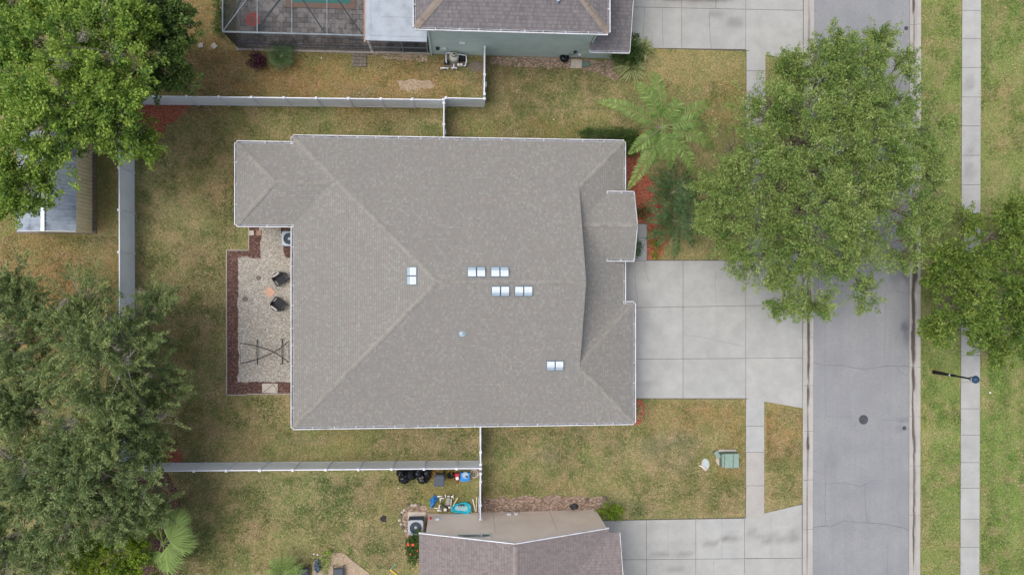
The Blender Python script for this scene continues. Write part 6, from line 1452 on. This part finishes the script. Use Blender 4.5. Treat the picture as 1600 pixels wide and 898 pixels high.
# electricity transformer and ground boxes on the front lawn
tf = thing('transformer_box', 'grey green electricity transformer cabinet beside the front pavement', 'transformer', P(1141, 719))
x0, x1, y0, y1 = P(1131.5,719,.75).x, P(1155,719,.75).x, P(1143,731,.75).y, P(1143,708.5,.75).y
m = MB(); m.prism([(x0-.12, y0+.02), (x1+.05, y0-.05), (x1+.06, y1+.1), (x0-.05, y1+.12), (x0-.26, y1-.08), (x0-.26, y0+.25)], 0, .09); m.build('pad', M['stone'], tf)
m = MB(); bx0 = x0-.06; m.add([(bx0,y0+.02,.09),(x1-.02,y0+.02,.09),(x1-.02,y1-.02,.09),(bx0,y1-.02,.09),(bx0,y0+.02,.6),(x1-.02,y0+.02,.7),(x1-.02,y1-.02,.7),(bx0,y1-.02,.6)], [(0,1,5,4),(1,2,6,5),(2,3,7,6),(3,0,4,7),(4,5,6,7)]); m.build('cabinet', M['util_green_d'], tf)
xm_ = x0+(x1-x0)*.62
m = MB(); m.bbox(x0+.05, y0, .705, xm_-.015, y1, .76, .03); m.bbox(xm_+.015, y0, .705, x1, y1, .76, .03); m.build('lid', M['util_green'], tf)
m = MB(); m.box(x0-.1, y0+.05, .55, x0+.03, y1-.04, .68); m.build('front_flap', M['util_green'], tf)
q = P(1118.5, 708.5); ub = thing('utility_box', 'small pale green utility marker box left of the transformer', 'utility box', q)
m = MB(); Mz = Matrix.Rotation(R(-50), 4, 'Z'); m.obox(q+Vector((0,0,.14)), (.46, .2, .28), Mz); m.build('body', M['util_green_d'], ub); m = MB(); m.obox(q+Vector((0,0,.3)), (.5, .25, .05), Mz); m.build('lid', M['util_green'], ub)
q = P(1102, 725); ub = thing('ground_cover', 'oval pale concrete meter cover with a white pipe in the front lawn', 'meter cover', q)
m = MB(); m.lathe([(.27,0),(.27,.05),(.24,.07)], q, 22, 1.0, 1.45); m.build('rim', M['stone'], ub); 
m = MB(); m.lathe([(.19,.07),(.18,.085)], (q.x, q.y+.08, 0), 20, 1.0, 1.35); m.build('lid', simple('pale_blue_lid', 'a5b4b6', .6, .08, 5), ub)
m = MB(); m.tube([P(1092.5,726.5,.12), P(1106,733,.12)], .035, 7); m.build('pipe', M['pvc'], ub, smooth=True)
# manhole and valve covers in the road
xl_, xr_ = P(1270.5, 449).x, P(1421, 449).x
def roadz(x): u = (x-xl_)/(xr_-xl_); return -.004+.05*(1-abs(2*u-1))
for (px, py, r, lb) in ((1348.5,655,.31,'large dark round manhole cover in the middle of the road'),(1413,668.5,.14,'small dark valve cover near the east kerb below the lamp'),(1416,44.5,.14,'small dark valve cover near the east kerb at the top')):
    q = P(px, py); z = roadz(q.x); mc = thing('manhole_cover', lb, 'manhole cover', (q.x, q.y, z)); m = MB(); m.lathe([(r,-.02),(r,.012),(r*.93,.014)], (q.x, q.y, z), 28); m.build('ring', M['manhole'], mc)
    m = MB(); m.lathe([(r*.9,.0),(r*.88,.016)], (q.x, q.y, z+.003), 28)
    for k in range(-3, 4):
        w = math.sqrt(max(0, (r*.8)**2-(k*r*.22)**2)); m.box(q.x-w, q.y+k*r*.22-.012, z+.018, q.x+w, q.y+k*r*.22+.012, z+.026)
    m.build('lid', M['manhole'], mc)
# parked car: only a tyre and its shade reach into the picture
def car(cx, cy, rz):
    r = thing('parked_car', 'dark parked car on the north driveway, only its lowest edge in view', 'car', (cx, cy, 0), rz)
    prof = [(-2.2,.35),(-2.25,.6),(-2.2,.85),(-1.9,.95),(-1.35,1.38),(-.3,1.46),(.5,1.42),(1.15,.98),(2.0,.86),(2.2,.65),(2.22,.35)]
    m = MB(); ws = []
    for (x, z) in prof:
        for s_, k in ((-1, 0), (1, 1)):
            w = .9 if z < 1.0 else .68; ws.append((x, s_*w, z))
    n = len(prof); fs = [(2*i, 2*i+2, 2*i+3, 2*i+1) for i in range(n-1)]+[tuple(2*i for i in range(n))[::-1], tuple(2*i+1 for i in range(n)), (0, 1, 2*n-1, 2*n-2)]
    m.add(ws, fs); m.build('body', M['car_paint'], r, local=True)
    for s_ in (-1, 1):
        m = MB(); m.add([(-1.25, s_*.75, 1.0), (.95, s_*.8, 1.0), (.45, s_*.7, 1.36), (-1.0, s_*.69, 1.34)], [(0,1,2,3)]); m.build('side_window', M['glass'], r, local=True)
        for x in (-1.35, 1.35):
            m = MB(); m.tube([(x, s_*.7, .33), (x, s_*.92, .33)], .33, 20); w = m.build('wheel', M['rubber'], r, local=True)
            m = MB(); m.tube([(x, s_*.9, .33), (x, s_*.935, .33)], .2, 14); m.build('rim', M['galv'], w, local=True)
    return r
q = P(1116, -1, .0); car(q.x-1.35, q.y+.98+.02, R(1.5))
# patio furniture at the bottom edge
for (px, lb) in ((530.5, 'dark fabric lounger on the bottom patio between two posts'), (476, 'dark fabric lounger at the left of the bottom patio')):
    c = P(px, 893); r = thing('lounger', lb, 'lounger', (c.x, c.y-.6, 0), 0, 'dark loungers at the bottom edge')
    m = MB(); m.bbox(c.x-.27, c.y-1.6, .3, c.x+.27, c.y+.32, .36, .02); m.build('seat', M['grey_plastic'], r)
    m = MB(); m.bar((c.x-.3, c.y-1.6, .32), (c.x-.3, c.y+.5, .32), .04, .05); m.bar((c.x+.3, c.y-1.6, .32), (c.x+.3, c.y+.5, .32), .04, .05); m.bar((c.x-.3, c.y+.36, .32), (c.x+.3, c.y+.36, .32), .04, .05); m.build('frame', M['dark_metal'], r)
    for sx in (-1, 1):
        for yy_ in (c.y+.45, c.y-1.5): m = MB(); m.box(c.x+sx*.3-.02, yy_-.02, 0, c.x+sx*.3+.02, yy_+.02, .3); m.build('leg', M['dark_metal'], r)
c = P(496, 884, .2); m = MB(); m.blob(c, (.2, .35, .2), 14, 9, .3, 3, 5, flat=.04); one('cloth_heap', m, simple('blue_grey_cloth', '4a5866', .9, .3, 8), 'small heap of blue grey cloth on the bottom patio', 'cloth')
